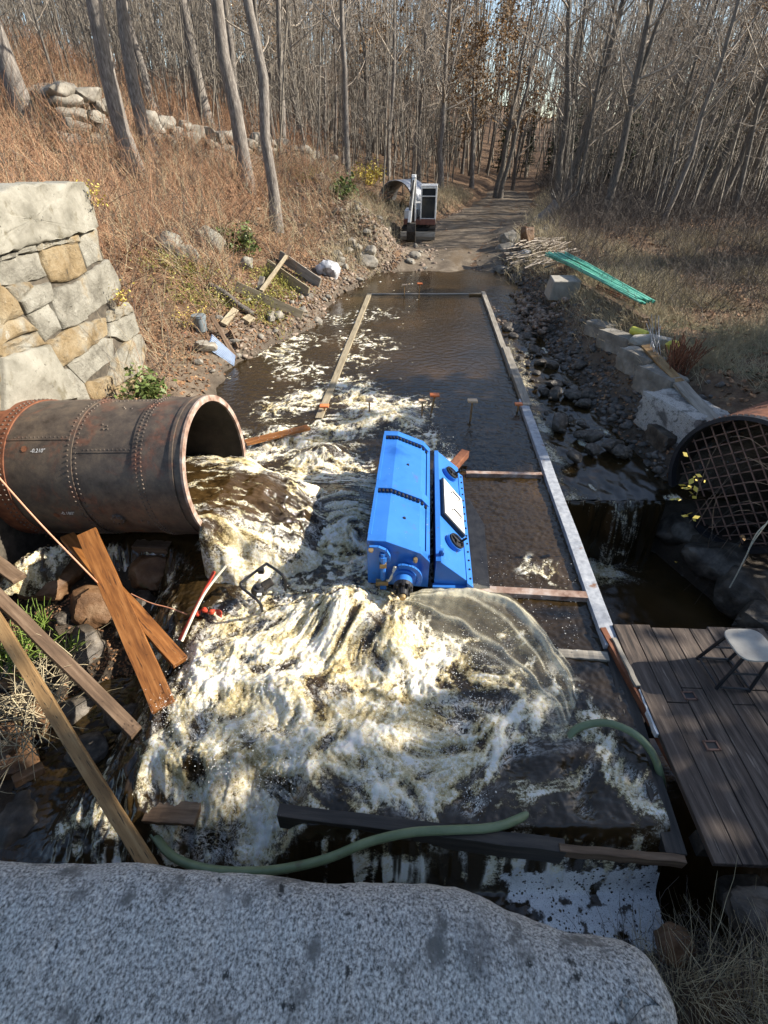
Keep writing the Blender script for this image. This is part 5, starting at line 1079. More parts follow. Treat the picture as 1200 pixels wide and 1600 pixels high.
for k, (px, py, z, s, m, lab) in enumerate(((150, 945, -.35, .6, 'rock_rust', 'mossy brown boulder between the wide plank and the slanting timbers'), (85, 905, -.35, .7, 'rock_rust', 'rust stained boulder at the left edge below the pipe'), (235, 890, -.45, .6, 'rock_rust', 'wet rusty boulder directly under the middle of the pipe'),
   (215, 960, -.5, .6, 'rock_dark', 'dark wet boulder behind the wide orange plank'), (130, 1010, -.6, .5, 'rock_dark', 'dark boulder with a green tuft between the slanting timbers'), (25, 1000, -.3, .5, 'rock_rust', 'brown boulder by the green tufts at the left edge'), (60, 1130, -.6, .5, 'rock_rust', 'brown boulder among dead stalks left of the tan timber'),
   (20, 1190, -.55, .4, 'rock_rust', 'reddish flat stone at the left edge above the parapet'), (120, 1110, -.7, .45, 'rock_dark', 'dark pitted boulder right of the dead stalks'), (280, 860, -.2, .7, 'rock_dark', 'dark wet rock under the pipe mouth'), (90, 1280, -.85, .45, 'rock_dark', 'dark rock low between tan timber and parapet'), (30, 1290, -.75, .5, 'rock_dark', 'dark rock in the bottom left corner above the parapet'), (300, 905, -.4, .6, 'rock_dark', 'splashed dark rock left of the red bar'), (385, 600, .05, .5, 'rock_dark', 'dark wet rock at the water edge behind the pipe mouth'))):
    rock('boulder', on_ground(px, py, 0, .12 * s), (s * 1.15, s, s * .8), 200 + k, W[m], lab, 'boulder', rot=(0, 0, k * 1.3), amp=.13)
rock('boulder', at(1052, 1478, z=-.3), (.30, .24, .24), 230, W['rock_rust'], 'brown stone at the end of the parapet beside the scum', 'boulder')
rock('boulder', at(1185, 1440, z=-.1), (.42, .4, .4), 231, W['rock_dark'], 'dark angular stone at the right edge below the deck', 'boulder', boxy=.5)
rock('boulder', at(1165, 1395, z=-.5), (.5, .3, .3), 232, W['rock_dark'], 'dark flat stone under the near edge of the deck', 'boulder', boxy=.5)
def red_bricks():
    r = random.Random(3)
    for k, (px, py) in enumerate(((30, 1160), (10, 1140), (45, 1210), (20, 1060))):
        mb = MB(); mb.box((0, 0, 0), (.22, .11, .07)); o = mb.build('brick', W['rock_rust'], None, False, .008); p = at(px, py, z=-.3 + .1 * (k == 3)); o.location = p; o.rotation_euler = (r.uniform(-.3, .3), r.uniform(-.3, .3), r.uniform(0, 3))
        tag(o, ['broken brick beside dead stalks on the left', 'brick at the very left edge by dead stalks', 'brick lowest of the few at the left edge', 'brick below the green tufts at the left edge'][k], 'brick')
red_bricks()

# ------------------------------------------------------------------ trees
def branch_set(starts, dirs, lens, r0, K, up, wob, rg, taper=.25):
    N = len(starts); P = np.zeros((N, K, 3)); P[:, 0] = starts; d = dirs / np.linalg.norm(dirs, axis=1, keepdims=True)
    for k in range(1, K):
        d = d + rg.normal(size=(N, 3)) * wob; d[:, 2] += up; d /= np.linalg.norm(d, axis=1, keepdims=True); P[:, k] = P[:, k - 1] + d * (lens / (K - 1))[:, None]
    Rr = r0[:, None] * np.linspace(1, taper, K)[None, :]
    return P, Rr
def pick(P, Rr, n, rg, lo=.2):
    N, K, _ = P.shape; i = rg.integers(0, N, n); f = rg.uniform(lo, 1, n) * (K - 1); k = np.minimum(f.astype(int), K - 2); w = (f - k)[:, None]
    return P[i, k] * (1 - w) + P[i, k + 1] * w, P[i, k + 1] - P[i, k], Rr[i, k]
def bare_tree_meshes(h, r0, seed, lean=(0, 0), n1=22, n2=110, n3=520, crown0=.35, spread=1.0, twr=.008, fork=False):
    rg = np.random.default_rng(seed); K = 12
    t = np.linspace(0, 1, K); P = np.zeros((1, K, 3)); P[0, :, 2] = t * h - .3
    w = np.cumsum(rg.normal(size=(K, 2)), axis=0) * h * .006; P[0, :, 0] = w[:, 0] + lean[0] * t * h; P[0, :, 1] = w[:, 1] + lean[1] * t * h
    Rr = (r0 * (1.0 - .80 * t ** .9) + r0 * .45 * np.exp(-t * h / .5))[None, :]
    L = [tubes(P, Rr, 9)]
    if fork:
        s, d, rr = P[:, 4], P[:, 5] - P[:, 4], Rr[:, 4] * .75
        dd = d / np.linalg.norm(d) + np.array([[rg.choice([-.28, .28]), rg.uniform(-.1, .1), 0]]); Pf, Rf = branch_set(s, dd, np.array([h * .6]), rr, 8, .03, .03, rg, .2); L.append(tubes(Pf, Rf, 7))
    trunk = cat_meshes(L)
    s, d, rr = pick(P, Rr, n1, rg, crown0); a = rg.uniform(0, 6.28, n1); d = np.stack([np.cos(a), np.sin(a), rg.uniform(.25, 1.1, n1)], 1)
    rel = np.clip((s[:, 2] / h - crown0) / (1 - crown0), 0, 1); ln = h * rg.uniform(.12, .28, n1) * spread * (1.15 - .75 * rel)
    P1, R1 = branch_set(s, d, ln, np.maximum(rr * .42, .014), 7, .07, .13, rg)
    s, d, rr = pick(P1, R1, n2, rg, .15); P2, R2 = branch_set(s, d / np.linalg.norm(d, axis=1, keepdims=True) + rg.normal(size=(n2, 3)) * .6, h * rg.uniform(.05, .12, n2) * spread, np.maximum(rr * .6, .011), 5, .06, .18, rg)
    s, d, rr = pick(P2, R2, n3, rg, .1); P3, R3 = branch_set(s, d / np.linalg.norm(d, axis=1, keepdims=True) + rg.normal(size=(n3, 3)) * .6, h * rg.uniform(.025, .06, n3), np.full(n3, twr), 4, .05, .2, rg, .5)
    return trunk, cat_meshes([tubes(P1, R1, 5), tubes(P2, R2, 3), tubes(P3, R3, 3)]), (P3, P2)
def put_tree(name, loc, tm, cm, label, group=None, scale=1.0, rotz=0, cat='tree'):
    e = empty(name, loc, rotz, label, cat, group); e.scale = (scale,) * 3
    for nm, me in (('trunk', tm), ('crown', cm)):
        o = bpy.data.objects.new(nm, me); COL.objects.link(o); o.parent = e
    return e
def np_mesh(name, VF, m, smooth=True):
    o = mesh_np(name, VF[0], VF[1], m, None, smooth); me = o.data; bpy.data.objects.remove(o); return me
# named trees: base pixel, a second pixel on the trunk near the frame top, depth, radius, label
TREES = [((48, 195), (-12, 0), 22, .34, 'thick pale trunk leaning left at the far upper left corner'), ((214, 272), (166, 0), None, .30, 'thick front trunk of the close pair on the left slope'), ((245, 250), (192, 0), None, .27, 'rear trunk of the close pair on the left slope'),
 ((236, 130), (204, 0), 30, .24, 'grey trunk behind the close pair high on the left slope'), ((320, 135), (288, 0), 32, .36, 'broad grey trunk high on the slope behind the broken wall'), ((380, 298), (330, 0), None, .30, 'rough barked tree leaning left above the evergreen bush'),
 ((368, 168), (352, 20), 34, .22, 'slim trunk right of the rough barked leaning tree'), ((432, 362), (401, 0), None, .21, 'straight grey tree nearest the water on the left bank'), ((437, 190), (436, 0), 34, .2, 'straight trunk just behind the tree nearest the water'), ((470, 150), (459, 0), 40, .2, 'slim trunk in the back row left of the excavator'),
 ((541, 277), (527, 0), 33, .19, 'slender tree standing left of the corrugated pipe'), ((605, 252), (614, 0), 42, .17, 'slender dark trunk directly behind the corrugated pipe'), ((652, 262), (655, 0), 45, .16, 'thin straight trunk directly above the excavator cab'), ((690, 268), (706, 0), 44, .24, 'forked pale tree standing left of the track end'),
 ((740, 278), (746, 30), 50, .16, 'thin tree at the left edge of the track end'), ((776, 290), (832, 0), 48, .23, 'leaning dark tree at the far end of the track'), ((788, 288), (864, 0), 47, .2, 'second leaning dark tree at the end of the track'), ((872, 305), (890, 0), 37, .24, 'upright dark trunk of the leaning clump right of the track'),
 ((884, 312), (962, 0), 34, .26, 'most tilted trunk of the clump right of the track'), ((880, 300), (914, 0), 38, .18, 'thinner middle trunk of the clump right of the track'), ((940, 338), (1012, 0), 31, .24, 'tall leaning pale edged tree right of the broken log'), ((1098, 326), (1215, 60), 33, .22, 'dark leaning tree in the right hand woods'),
 ((1120, 322), (1250, 60), 32, .18, 'dark leaning tree just right of its twin in the right woods'), ((965, 290), (1080, 20), 42, .2, 'curving dark tree deep in the right hand woods'), ((1010, 300), (1060, 120), 42, .15, 'thin leaning tree in the middle of the right hand woods')]
for i, (b, t, dep, rad, lab) in enumerate(TREES):
    if dep is None: p = on_ground(*b)
    else: p = at(*b, y=dep); p.z = T(p.x, p.y)
    q = at(*t, y=p.y + .3); k = (q - p); h = R0.uniform(13, 17); lean = (k.x / k.z, k.y / k.z * .2)
    lean = (max(-.3, min(.3, lean[0])), lean[1])
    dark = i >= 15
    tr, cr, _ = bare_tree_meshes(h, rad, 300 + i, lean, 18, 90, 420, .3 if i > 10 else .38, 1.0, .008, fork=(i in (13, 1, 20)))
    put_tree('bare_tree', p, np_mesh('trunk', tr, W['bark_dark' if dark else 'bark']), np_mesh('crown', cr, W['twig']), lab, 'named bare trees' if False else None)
# the woods behind
PR = []
for k in range(9):
    r0 = [.08, .10, .12, .07, .14, .09, .06, .11, .16][k]; h = [12, 14, 15, 11, 16, 13, 10, 15, 17][k]
    tr, cr, tips = bare_tree_meshes(h, r0, 500 + k, ((k % 3 - 1) * .03, 0), 16, 80, 460, .22, 1.05, .010)
    PR.append((np_mesh('trunk', tr, W['bark' if k % 2 else 'bark_dark']), np_mesh('crown', cr, W['twig'])))
def wood_ok(x, y):
    if shoreL(y) - 1.0 < x < shoreR(y) + 1.2 and y < 47 + 5 * math.sin(x * 1.7): return False
    if x < 0 or x < shoreL(y): return x < shoreL(y) - (6.5 if y < 30 else 2.5)
    return x > shoreR(y) + (5.5 if y < 32 else 1.5)
WOODS = (('grey bare tree in the woods on the left hillside', 'trees on the left hillside'), ('thin bare tree in the woods beyond the end of the track', 'trees beyond the track'), ('bare tree in the shaded woods on the right', 'trees in the right woods'))
r = random.Random(21); n_t = 0; tries = 0
while n_t < 165 and tries < 9000:
    tries += 1; y = 24 + 48 * r.random() ** .85; x = r.uniform(-.86, .86) * (.8 * y + 2)
    if not wood_ok(x, y): continue
    if x < 0 and y < 38 and r.random() < .65: continue
    zone = 0 if x < shoreL(y) - 1 and x < .18 * y else (1 if x < .34 * y else 2)
    lab, grp = WOODS[zone]; tm, cm = PR[r.randrange(9)]
    e = put_tree('bare_tree', (x, y, T(x, y)), tm, cm, lab, grp, r.uniform(.8, 1.15), r.uniform(0, 6.28)); n_t += 1
    e.rotation_euler[0] = r.uniform(-.04, .04); e.rotation_euler[1] = r.uniform(-.06, .07)
# far thicket of saplings and twigs that reads as one mass
def thicket(name, n, yr, hr, rad, twn, m, seed, cond):
    rg = np.random.default_rng(seed); xs = []; ys = []
    while len(xs) < n:
        y = yr[0] + (yr[1] - yr[0]) * rg.random(); x = rg.uniform(-.9, .9) * (.8 * y + 2)
        if cond(x, y): xs.append(x); ys.append(y)
    xs = np.array(xs); ys = np.array(ys); zs = terrain(xs, ys) + sstep(70, 130, ys) * 14
    S = np.stack([xs, ys, zs - .1], 1); d = np.stack([rg.normal(.02, .12, n), rg.normal(0, .1, n), np.ones(n)], 1); ln = rg.uniform(*hr, n)
    P, Rr = branch_set(S, d, ln, rad * ln * rg.uniform(.7, 1.4, n), 5, .05, .04, rg, .3)
    s, dd, rr = pick(P, Rr, twn, rg, .25); P2, R2 = branch_set(s, dd / np.linalg.norm(dd, axis=1, keepdims=True) + rg.normal(size=(twn, 3)) * .55, rg.uniform(.5, 2.2, twn) * (np.mean(hr) / 6), np.full(twn, .010 * (1 + s[:, 1] / 60)), 4, .05, .15, rg, .4)
    return tag(mesh_np(name, *cat_meshes([tubes(P, Rr, 4), tubes(P2, R2, 3)]), m, None, True), kind='stuff')
thicket('sapling_thicket', 900, (27, 60), (3, 9), .0055, 13000, W['wood_far'], 31, wood_ok)
thicket('far_woods', 1500, (58, 110), (9, 18), .007, 15000, W['wood_far'], 32, lambda x, y: y > 66 or wood_ok(x, y))
# trees still holding tan leaves, and a few dark evergreens
def leafy(name, p, h, rad, seed, m, label, group, nleaf, size):
    tr, cr, tips = bare_tree_meshes(h, rad, seed, (0, 0), 24, 120, 300, .2, 1.1)
    rg = np.random.default_rng(seed); P3 = tips[0].reshape(-1, 3); c = P3[rg.integers(0, len(P3), nleaf)] + rg.normal(size=(nleaf, 3)) * .22
    e = put_tree(name, p, np_mesh('trunk', tr, W['bark_dark']), np_mesh('crown', cr, W['twig']), label, group)
    o = mesh_np('leaves', *leaves_np(c, size, .2), m, None, False); o.parent = e
for k, (px, y) in enumerate(((720, 62), (690, 66), (760, 70), (800, 55), (735, 50), (540, 58), (450, 55), (1080, 52), (650, 70), (1010, 58), (1150, 46), (600, 60))):
    x = (px - 600) / FPX * (.8 * y + 2); leafy('tan_leaved_tree', (x, y, T(x, y)), 14 + k % 3, .16, 700 + k, W['tanleaf'], 'tree with tan brown leaves still on among the bare woods', 'tan leaved trees in the woods', 2600, .12)
def conifer_meshes(h, r0, seed, rad, nb=80, dens=36, size=.16):
    rg = np.random.default_rng(seed); t = np.linspace(0, 1, 8); P = np.zeros((1, 8, 3)); P[0, :, 2] = t * h - .2; Rr = (r0 * (1 - .9 * t))[None]
    z = h * (.10 + .88 * rg.random(nb) ** .9); a = rg.uniform(0, 6.28, nb); ln = rad * (1 - (z / h) ** 1.2) * rg.uniform(.7, 1.15, nb) + .25
    s = np.stack([0 * z, 0 * z, z], 1); d = np.stack([np.cos(a), np.sin(a), .15 + 0 * a], 1); P1, R1 = branch_set(s, d, ln, np.full(nb, .03), 6, -.07, .05, rg)
    n = nb * dens; i = rg.integers(0, nb, n); f = rg.uniform(.15, 1, n) * 5; k = np.minimum(f.astype(int), 4); w = (f - k)[:, None]
    c = P1[i, k] * (1 - w) + P1[i, k + 1] * w + rg.normal(size=(n, 3)) * np.array([.22, .22, .08]) * (ln[i] / 2 + .3)[:, None]
    return cat_meshes([tubes(P, Rr, 8), tubes(P1, R1, 4)]), leaves_np(c, size, .9, .5)
CT = [conifer_meshes(11, .18, 801, 2.1), conifer_meshes(8, .14, 802, 1.7), conifer_meshes(13, .2, 803, 2.4, 85)]
CT = [(np_mesh('trunk', a, W['bark_dark']), np_mesh('needles', b, W['needle'], False)) for a, b in CT]
def put_con(k, x, y, s, label, group): return put_tree('evergreen_tree', (x, y, T(x, y)), CT[k][0], CT[k][1], label, group, s, x * 3 + y)
for k, (px, y) in enumerate(((880, 52), (960, 48), (1010, 55), (1090, 44), (905, 60), (1170, 50), (1040, 62), (690, 75), (820, 72), (930, 70), (860, 66), (780, 74), (1000, 68), (1130, 58))):
    x = (px - 600) / FPX * (.8 * y + 2); put_con(k % 3, x, y, (.55, .7, .5)[k % 3] * (1 + .1 * (k % 2)), 'dark evergreen among the bare trunks of the back woods', 'evergreens in the back woods')
for k, (kk, x, y, s) in enumerate(((2, 13.5, .75, 1.35), (2, 16.5, .5, 1.4), (2, 20, .5, 1.45), (2, 18, -1.2, 1.5), (2, 15, 1.1, 1.45), (2, 17.6, 1.15, 1.55), (2, 20.6, 1.2, 1.6), (2, 22.5, .9, 1.5), (2, 11.5, .3, 1.15), (2, 25, 0.2, 1.5), (2, 12.0, -2.0, 1.3), (2, 15.5, -3.2, 1.3), (2, 10.0, -4.6, 1.2), (1, 9.0, .4, 1.0), (2, 14.0, -6.5, 1.2), (1, 10.4, 4.9, .62), (1, 10.9, 5.9, .66), (1, 12.0, 7.5, .85), (1, 12.6, 9.0, .9), (0, 14.6, 10.4, .8), (0, 18.5, 18.6, 1.0), (0, 16.0, 8.4, .9))):
    put_con(kk, x, y, s, 'evergreen tree on the right bank outside the view, shading the water', 'evergreens shading the right bank')

# ------------------------------------------------------------------ brush, grass, litter
def sample(n, xr, yr, dens, seed):
    rg = np.random.default_rng(seed); X_ = []; Y_ = []; tot = 0
    while tot < n:
        x = rg.uniform(*xr, n * 2); y = rg.uniform(*yr, n * 2); k = rg.random(n * 2) < dens(x, y); X_.append(x[k]); Y_.append(y[k]); tot += k.sum()
    x = np.concatenate(X_)[:n]; y = np.concatenate(Y_)[:n]; return x, y, terrain(x, y)
def vis(x, y): return (np.abs(x) < .84 * (.8 * y + 3)) 
def brush(name, n, xr, yr, dens, hr, rad, m, seed, K=5, lean=.5, up=-.05, side=2.0, wob=.16):
    rg = np.random.default_rng(seed); x, y, z = sample(n, xr, yr, dens, seed); S = np.stack([x, y, z - .03], 1); d = np.concatenate([rg.normal(0, lean, (n, 2)), np.ones((n, 1))], 1); ln = rg.uniform(*hr, n)
    dist = 1 + .035 * np.maximum(y - 8, 0)
    P, Rr = branch_set(S, d, ln, rad * rg.uniform(.6, 1.4, n) * dist, K, up, wob, rg, .4); L = [tubes(P, Rr, 3)]
    if side:
        k = int(n * side); s, dd, rr = pick(P, Rr, k, rg, .25); P2, R2 = branch_set(s, dd / np.linalg.norm(dd, axis=1, keepdims=True) + rg.normal(size=(k, 3)) * .7, rg.uniform(.25, .6, k) * np.mean(hr), np.maximum(rr * .6, .0022), 4, -.03, .2, rg, .5); L.append(tubes(P2, R2, 3))
    return tag(mesh_np(name, *cat_meshes(L), m, None, True), kind='stuff')
def dens_left(x, y):
    d = shoreL(y) - x; c = sstep(1.6, 3.4, d + 1.2 * sstep(14, 11, y)) * sstep(-.35, .25, fbm(x, y, 3, .35) + .25) * vis(x, y); c = np.where((y < 8.7) & (x < -4.3), 0, c); c = c * np.where(y < 14, 1, .75)
    return np.where((y < 9.5), sstep(.7, 1.6, d) * vis(x, y) * (x > -4.35), c)
brush('dry_brush', 9000, (-22, 1), (6.0, 32), dens_left, (.5, 1.5), .0055, W['brush'], 61, lean=.7, up=-.10)
brush('pale_brush', 3500, (-22, 1), (6.0, 32), dens_left, (.5, 1.7), .0055, W['straw'], 161, lean=.6, up=-.06)
brush('bare_canes', 1800, (-22, 1), (6.0, 32), dens_left, (1.0, 2.3), .006, W['darkbrush'], 162, K=6, lean=.5, up=-.12, side=1.2)
def dens_top(x, y): return (shoreL(y) - x > 4.5) * (y > 8.7) * vis(x, y) * (x < -4.6)
brush('hillside_brush', 7000, (-34, 2), (9, 46), dens_top, (.7, 2.2), .007, W['brush'], 62)
def dens_right(x, y):
    e = x - shoreR(y); return sstep(1.0, 2.6, e) * vis(x, y) * sstep(-.5, .2, fbm(x + 20, y, 3, .25) + .15) * sstep(8, 15, y + .8 * (x - 7))
brush('dark_brush', 8500, (4.5, 34), (6.5, 40), dens_right, (.4, 1.3), .005, W['darkbrush'], 63)
brush('undergrowth', 5000, (2, 50), (24, 62), lambda x, y: (x - shoreR(y) > .8) * vis(x, y), (.6, 2.2), .008, W['darkbrush'], 64)
def dens_grass(x, y):
    e = x - shoreR(y); return sstep(.7, 1.6, e) * vis(x, y) * sstep(-.25, .3, fbm(x, y, 3, .35) + .1) * (1 - .5 * sstep(14, 22, y)) * np.where((y < 7.6) & (x < 6.2 + (y - 6)), 0, 1)
brush('dry_grass', 26000, (4.4, 18), (6.3, 24), dens_grass, (.18, .55), .0032, W['straw'], 65, K=4, lean=.55, up=-.12, side=0, wob=.12)
brush('track_side_weeds', 3500, (-6, 14), (19, 46), lambda x, y: ((np.abs(shoreL(y) - x - 1.2) < 1.0) | (np.abs(x - shoreR(y) - 1.0) < .9)) * 1.0, (.25, .9), .005, W['straw'], 66, K=4)
def litter_obj(name, n, xr, yr, dens, m, size, seed):
    x, y, z = sample(n, xr, yr, dens, seed); c = np.stack([x, y, z + .015], 1); return tag(mesh_np(name, *leaves_np(c, size, 1.1, .65), m, None, False), kind='stuff')
litter_obj('leaf_litter', 40000, (-18, 1), (6, 30), lambda x, y: (shoreL(y) - x > .5) * vis(x, y) * np.where((y < 8.7) & (x < -4.3), 0, 1), W['litter'], .042, 71)
litter_obj('leaf_litter', 16000, (4, 26), (6.5, 34), lambda x, y: (x - shoreR(y) > .1) * vis(x, y) * 1.0, W['litter'], .05, 72)
litter_obj('ravine_litter', 3800, (-5, -2.3), (2.2, 5.2), lambda x, y: .15 + .85 * (fbm(x, y, 3, 1.2) > .15), W['litter'], .019, 73)
def gravel(name, n, region, smin, smax, m, seed, zoff=0):
    rg = np.random.default_rng(seed); r_ = random.Random(seed); bm = bmesh.new(); bmesh.ops.create_icosphere(bm, subdivisions=1, radius=1); bv = np.array([v.co[:] for v in bm.verts]); bf = np.array([[v.index for v in f.verts] for f in bm.faces]); bm.free()
    xy = np.array([region(r_) for _ in range(n)]); z = terrain(xy[:, 0], xy[:, 1]); s = smin + (smax - smin) * rg.random(n) ** 2.5
    V = bv[None] * (1 + .28 * rg.normal(size=(n, len(bv), 1)).clip(-1, 1)) * s[:, None, None] * rg.uniform(.6, 1.3, (n, 1, 3)) * np.array([1, 1, .6]); a = rg.uniform(0, 6.28, n); ca, sa = np.cos(a)[:, None], np.sin(a)[:, None]
    V = np.stack([V[..., 0] * ca - V[..., 1] * sa, V[..., 0] * sa + V[..., 1] * ca, V[..., 2]], -1) + np.stack([xy[:, 0], xy[:, 1], z + zoff], 1)[:, None]
    F = (bf[None] + (np.arange(n) * len(bv))[:, None, None]).reshape(-1, 3); return tag(mesh_np(name, V.reshape(-1, 3), F, m, None, False), kind='stuff')
def g_left(r): y = r.uniform(11, 22.4); return float(shoreL(y)) - abs(r.gauss(0, .95)) + .1, y
def g_mound(r): return r.gauss(-.9, 1.7), r.gauss(24, 1.9)
def g_right(r): y = r.uniform(6.4, 22.5); return float(shoreR(y)) + r.gauss(.2, .55), y
def g_track(r): y = r.uniform(21, 40); return (float(shoreL(y)) if r.random() < .5 else float(shoreR(y))) + r.gauss(0, .7), y
def g_bar(r): a = r.uniform(0, 6.28); q = math.sqrt(r.random()); return 3.95 + .75 * q * math.cos(a) + (0 if r.random() < .6 else .35), 14.4 + 1.3 * q * math.sin(a) + (0 if r.random() < .6 else 2.2)
W['gravel'] = mat('gravel', [(.3, (.06, .042, .03)), (.5, (.18, .135, .10)), (.7, (.36, .29, .23))], 6, detail=2, bump=.3, coord='Position', spots=[((.26, .10, .06), 9, .62, .7)])
W['gravel_dark'] = mat('gravel_dark', [(.3, (.03, .026, .022)), (.5, (.09, .078, .066)), (.7, (.19, .17, .15))], 9, detail=2, bump=.3, coord='Position', rough=.6)
gravel('rubble', 2300, g_left, .015, .10, W['gravel'], 81); gravel('rubble', 1800, g_mound, .02, .13, W['gravel'], 82); gravel('rubble', 3600, g_right, .02, .12, W['gravel_dark'], 83); gravel('track_gravel', 1800, g_track, .02, .1, W['gravel'], 84)
gravel('gravel_bar', 700, g_bar, .03, .12, W['gravel'], 85, .34)
# shrubs and tufts
def shrub(name, p, rad, n, m, label, size=.05, h=1.0, cat='shrub', stems=14):
    rg = np.random.default_rng(int(abs(p.x * 100 + p.y * 10))); e = empty(name, p, 0, label, cat); d = np.concatenate([rg.normal(0, .6, (stems, 2)), np.ones((stems, 1))], 1)
    P, Rr = branch_set(np.tile(np.array(p[:]), (stems, 1)) + rg.normal(size=(stems, 3)) * [.1 * rad, .1 * rad, 0], d, rg.uniform(.6, 1.2, stems) * rad * h, np.full(stems, .008), 6, -.02, .15, rg); child_world(mesh_np('stems', *tubes(P, Rr, 4), W['brush'], None, True), e)
    s, dd, rr = pick(P, Rr, n, rg, .25); c = s + rg.normal(size=(n, 3)) * rad * .16; child_world(mesh_np('leaves', *leaves_np(c, size, .5, .55), m, None, False), e)
shrub('evergreen_bush', gp(385, 395), .75, 900, W['leafgreen'], 'bright evergreen bush on the left bank below the trees', .06)
shrub('evergreen_bush', gp(352, 378), .45, 320, W['leafgreen'], 'smaller green bush just left of the bright evergreen bush', .055)
shrub('evergreen_bush', Vector((-3.75, 7.35, .75)), .50, 700, W['leafgreen'], 'green leafy bush growing at the foot of the stone wall', .045)
shrub('evergreen_bush', gp(540, 312), .9, 700, W['leafgreen'], 'green bush at the foot of the slender tree', .08)
shrub('yellow_shrub', gp(578, 290), 1.2, 900, W['leafyellow'], 'yellow leaved shrub left of the corrugated pipe', .07)
shrub('yellow_shrub', gp(560, 285), .8, 300, W['leafyellow'], 'sparse yellow green shrub between the bush and the yellow shrub', .07)
shrub('yellow_shrub', gp(303, 508), .5, 260, W['leafyellow'], 'small yellow leaved shrub above the grey bucket', .026)
for k, (px, py, lab) in enumerate(((150, 318, 'spray of yellow leaves at the top corner of the stone wall'), (187, 478, 'spray of yellow leaves at the middle edge of the stone wall'))):
    a = (px - 600) / FPX; b = (800 - py) / FPX; d = Vector((a, .8 + .6 * b, -.6 + .8 * b)); shrub('yellow_vine', Vector((0, 0, CAM_Z)) + d * (-4.25 / d.x), .32, 110, W['leafyellow'], lab, .020, cat='vine', stems=8)
def tuft(name, p, n, h, m, label, lean=.5, rad=.15, w=.007, cat='grass tuft'):
    rg = np.random.default_rng(int(abs(p.x * 97 + p.y * 31))); S = np.tile(np.array(p[:]), (n, 1)) + np.concatenate([rg.normal(0, rad, (n, 2)), np.zeros((n, 1))], 1); d = np.concatenate([rg.normal(0, lean, (n, 2)), np.ones((n, 1))], 1)
    P, Rr = branch_set(S, d, rg.uniform(.5, 1.2, n) * h, np.full(n, w), 6, -.10, .06, rg, .25); return tag(mesh_np(name, *tubes(P, Rr, 3), m, None, True), label, cat)
tuft('green_tuft', at(15, 1035, z=-.15), 70, .42, W['grassgreen'], 'clump of bright green blades at the left edge between the timbers', .6, .13, .012)
tuft('green_tuft', at(62, 990, z=-.15), 34, .34, W['grassgreen'], 'small green tuft beside the weathered brown timber', .4, .06, .010)
tuft('green_tuft', at(100, 1020, z=-.25), 30, .28, W['grassgreen'], 'low green tuft on the boulder between the slanting timbers', .6, .07, .009)
tuft('dead_stalks', at(40, 1120, z=-.2), 150, .5, W['straw'], 'mat of dead straw stalks at the left edge', 1.3, .22, .006, 'dead stalks')
tuft('dead_stalks', at(70, 1060, z=-.25), 60, .4, W['straw'], 'dead stalks hanging beside the tan timber', 1.2, .14, .005, 'dead stalks')
brush('foreground_grass', 2200, (1.25, 2.6), (.1, 1.25), lambda x, y: sstep(1.35, 1.8, x) * sstep(1.2, .6, y) + 0 * x, (.12, .45), .0022, W['straw'], 67, K=5, lean=.6, up=-.08, side=0)
brush('foreground_twigs', 260, (1.35, 2.6), (.2, 1.0), lambda x, y: 1.0 + 0 * x, (.3, .6), .003, W['darkbrush'], 68, K=5, lean=.6, side=1.5)
for k in range(3): tuft('dry_weed', at((1085, 1130, 1165)[k], (1560, 1545, 1580)[k], z=.2), 16, (.55, .6, .45)[k], W['straw'], ('tall dry weed leaning left beside the parapet end', 'tall dry weed in the bottom right corner leaning over the scum', 'dry weed nearest the right edge in the bottom corner')[k], .28, .05, .0028, 'weed')
W['cover'] = mat('ground_cover_leaf', [(.3, (.10, .12, .02)), (.5, (.26, .25, .05)), (.7, (.42, .36, .10))], 3, rough=.6, bump=0, coord='Position')
GC = [(gp(a, b), s) for a, b, s in ((430, 440, .6), (400, 475, .55), (300, 465, .5), (345, 470, .4), (500, 275, 1.2), (440, 462, .4), (560, 300, 1.0), (420, 500, .4), (285, 420, .7))]
def dens_gc(x, y): return np.max([np.exp(-((x - p.x) ** 2 + (y - p.y) ** 2) / s ** 2) for p, s in GC], axis=0)
brush('ground_cover', 2600, (-9, 1), (8, 34), dens_gc, (.12, .4), .006, W['cover'], 91, K=4, lean=.7, up=-.1, side=0)
x, y, z = sample(5200, (-9, 1), (8, 34), dens_gc, 92); tag(mesh_np('ground_cover', *leaves_np(np.stack([x, y, z + rng.uniform(.03, .3, len(x))], 1), .028, .5, .6), W['cover'], None, False), kind='stuff')
# creeper in front of the culvert
mb = MB(); vin = [([(1215, 795), (1178, 845), (1165, 870), (1150, 900), (1140, 918)], 4.6), ([(1215, 805), (1185, 830), (1170, 858)], 4.6)]
for pts, yy in vin: mb.tube(spline([at(a, b, y=yy) for a, b in pts], 6), .008, 6)
cw_ = empty('pale_creeper', at(1140, 918, y=4.6), 0, 'pale bare creeper stem hanging at the right edge before the culvert', 'creeper'); sub(mb, 'stem', W['cream'], cw_, True)
c = np.array([at(1160, 838, y=4.6)[:], at(1156, 852, y=4.6)[:], at(1163, 842, y=4.58)[:]]); child_world(mesh_np('leaves', *leaves_np(c, .035, .3), W['tanleaf']), cw_)
rg = np.random.default_rng(5); arcs = []
for k in range(11):
    y0 = rg.uniform(690, 880); yy = rg.uniform(4.55, 4.95); arcs.append([at(1230, y0 + rg.uniform(-20, 40), y=yy)[:], at(1170, y0 - 20 + rg.uniform(-20, 20), y=yy)[:], at(1120, y0 + rg.uniform(-10, 30), y=yy)[:], at(1065 + rg.uniform(0, 50), y0 + 40 + rg.uniform(0, 40), y=yy)[:]])
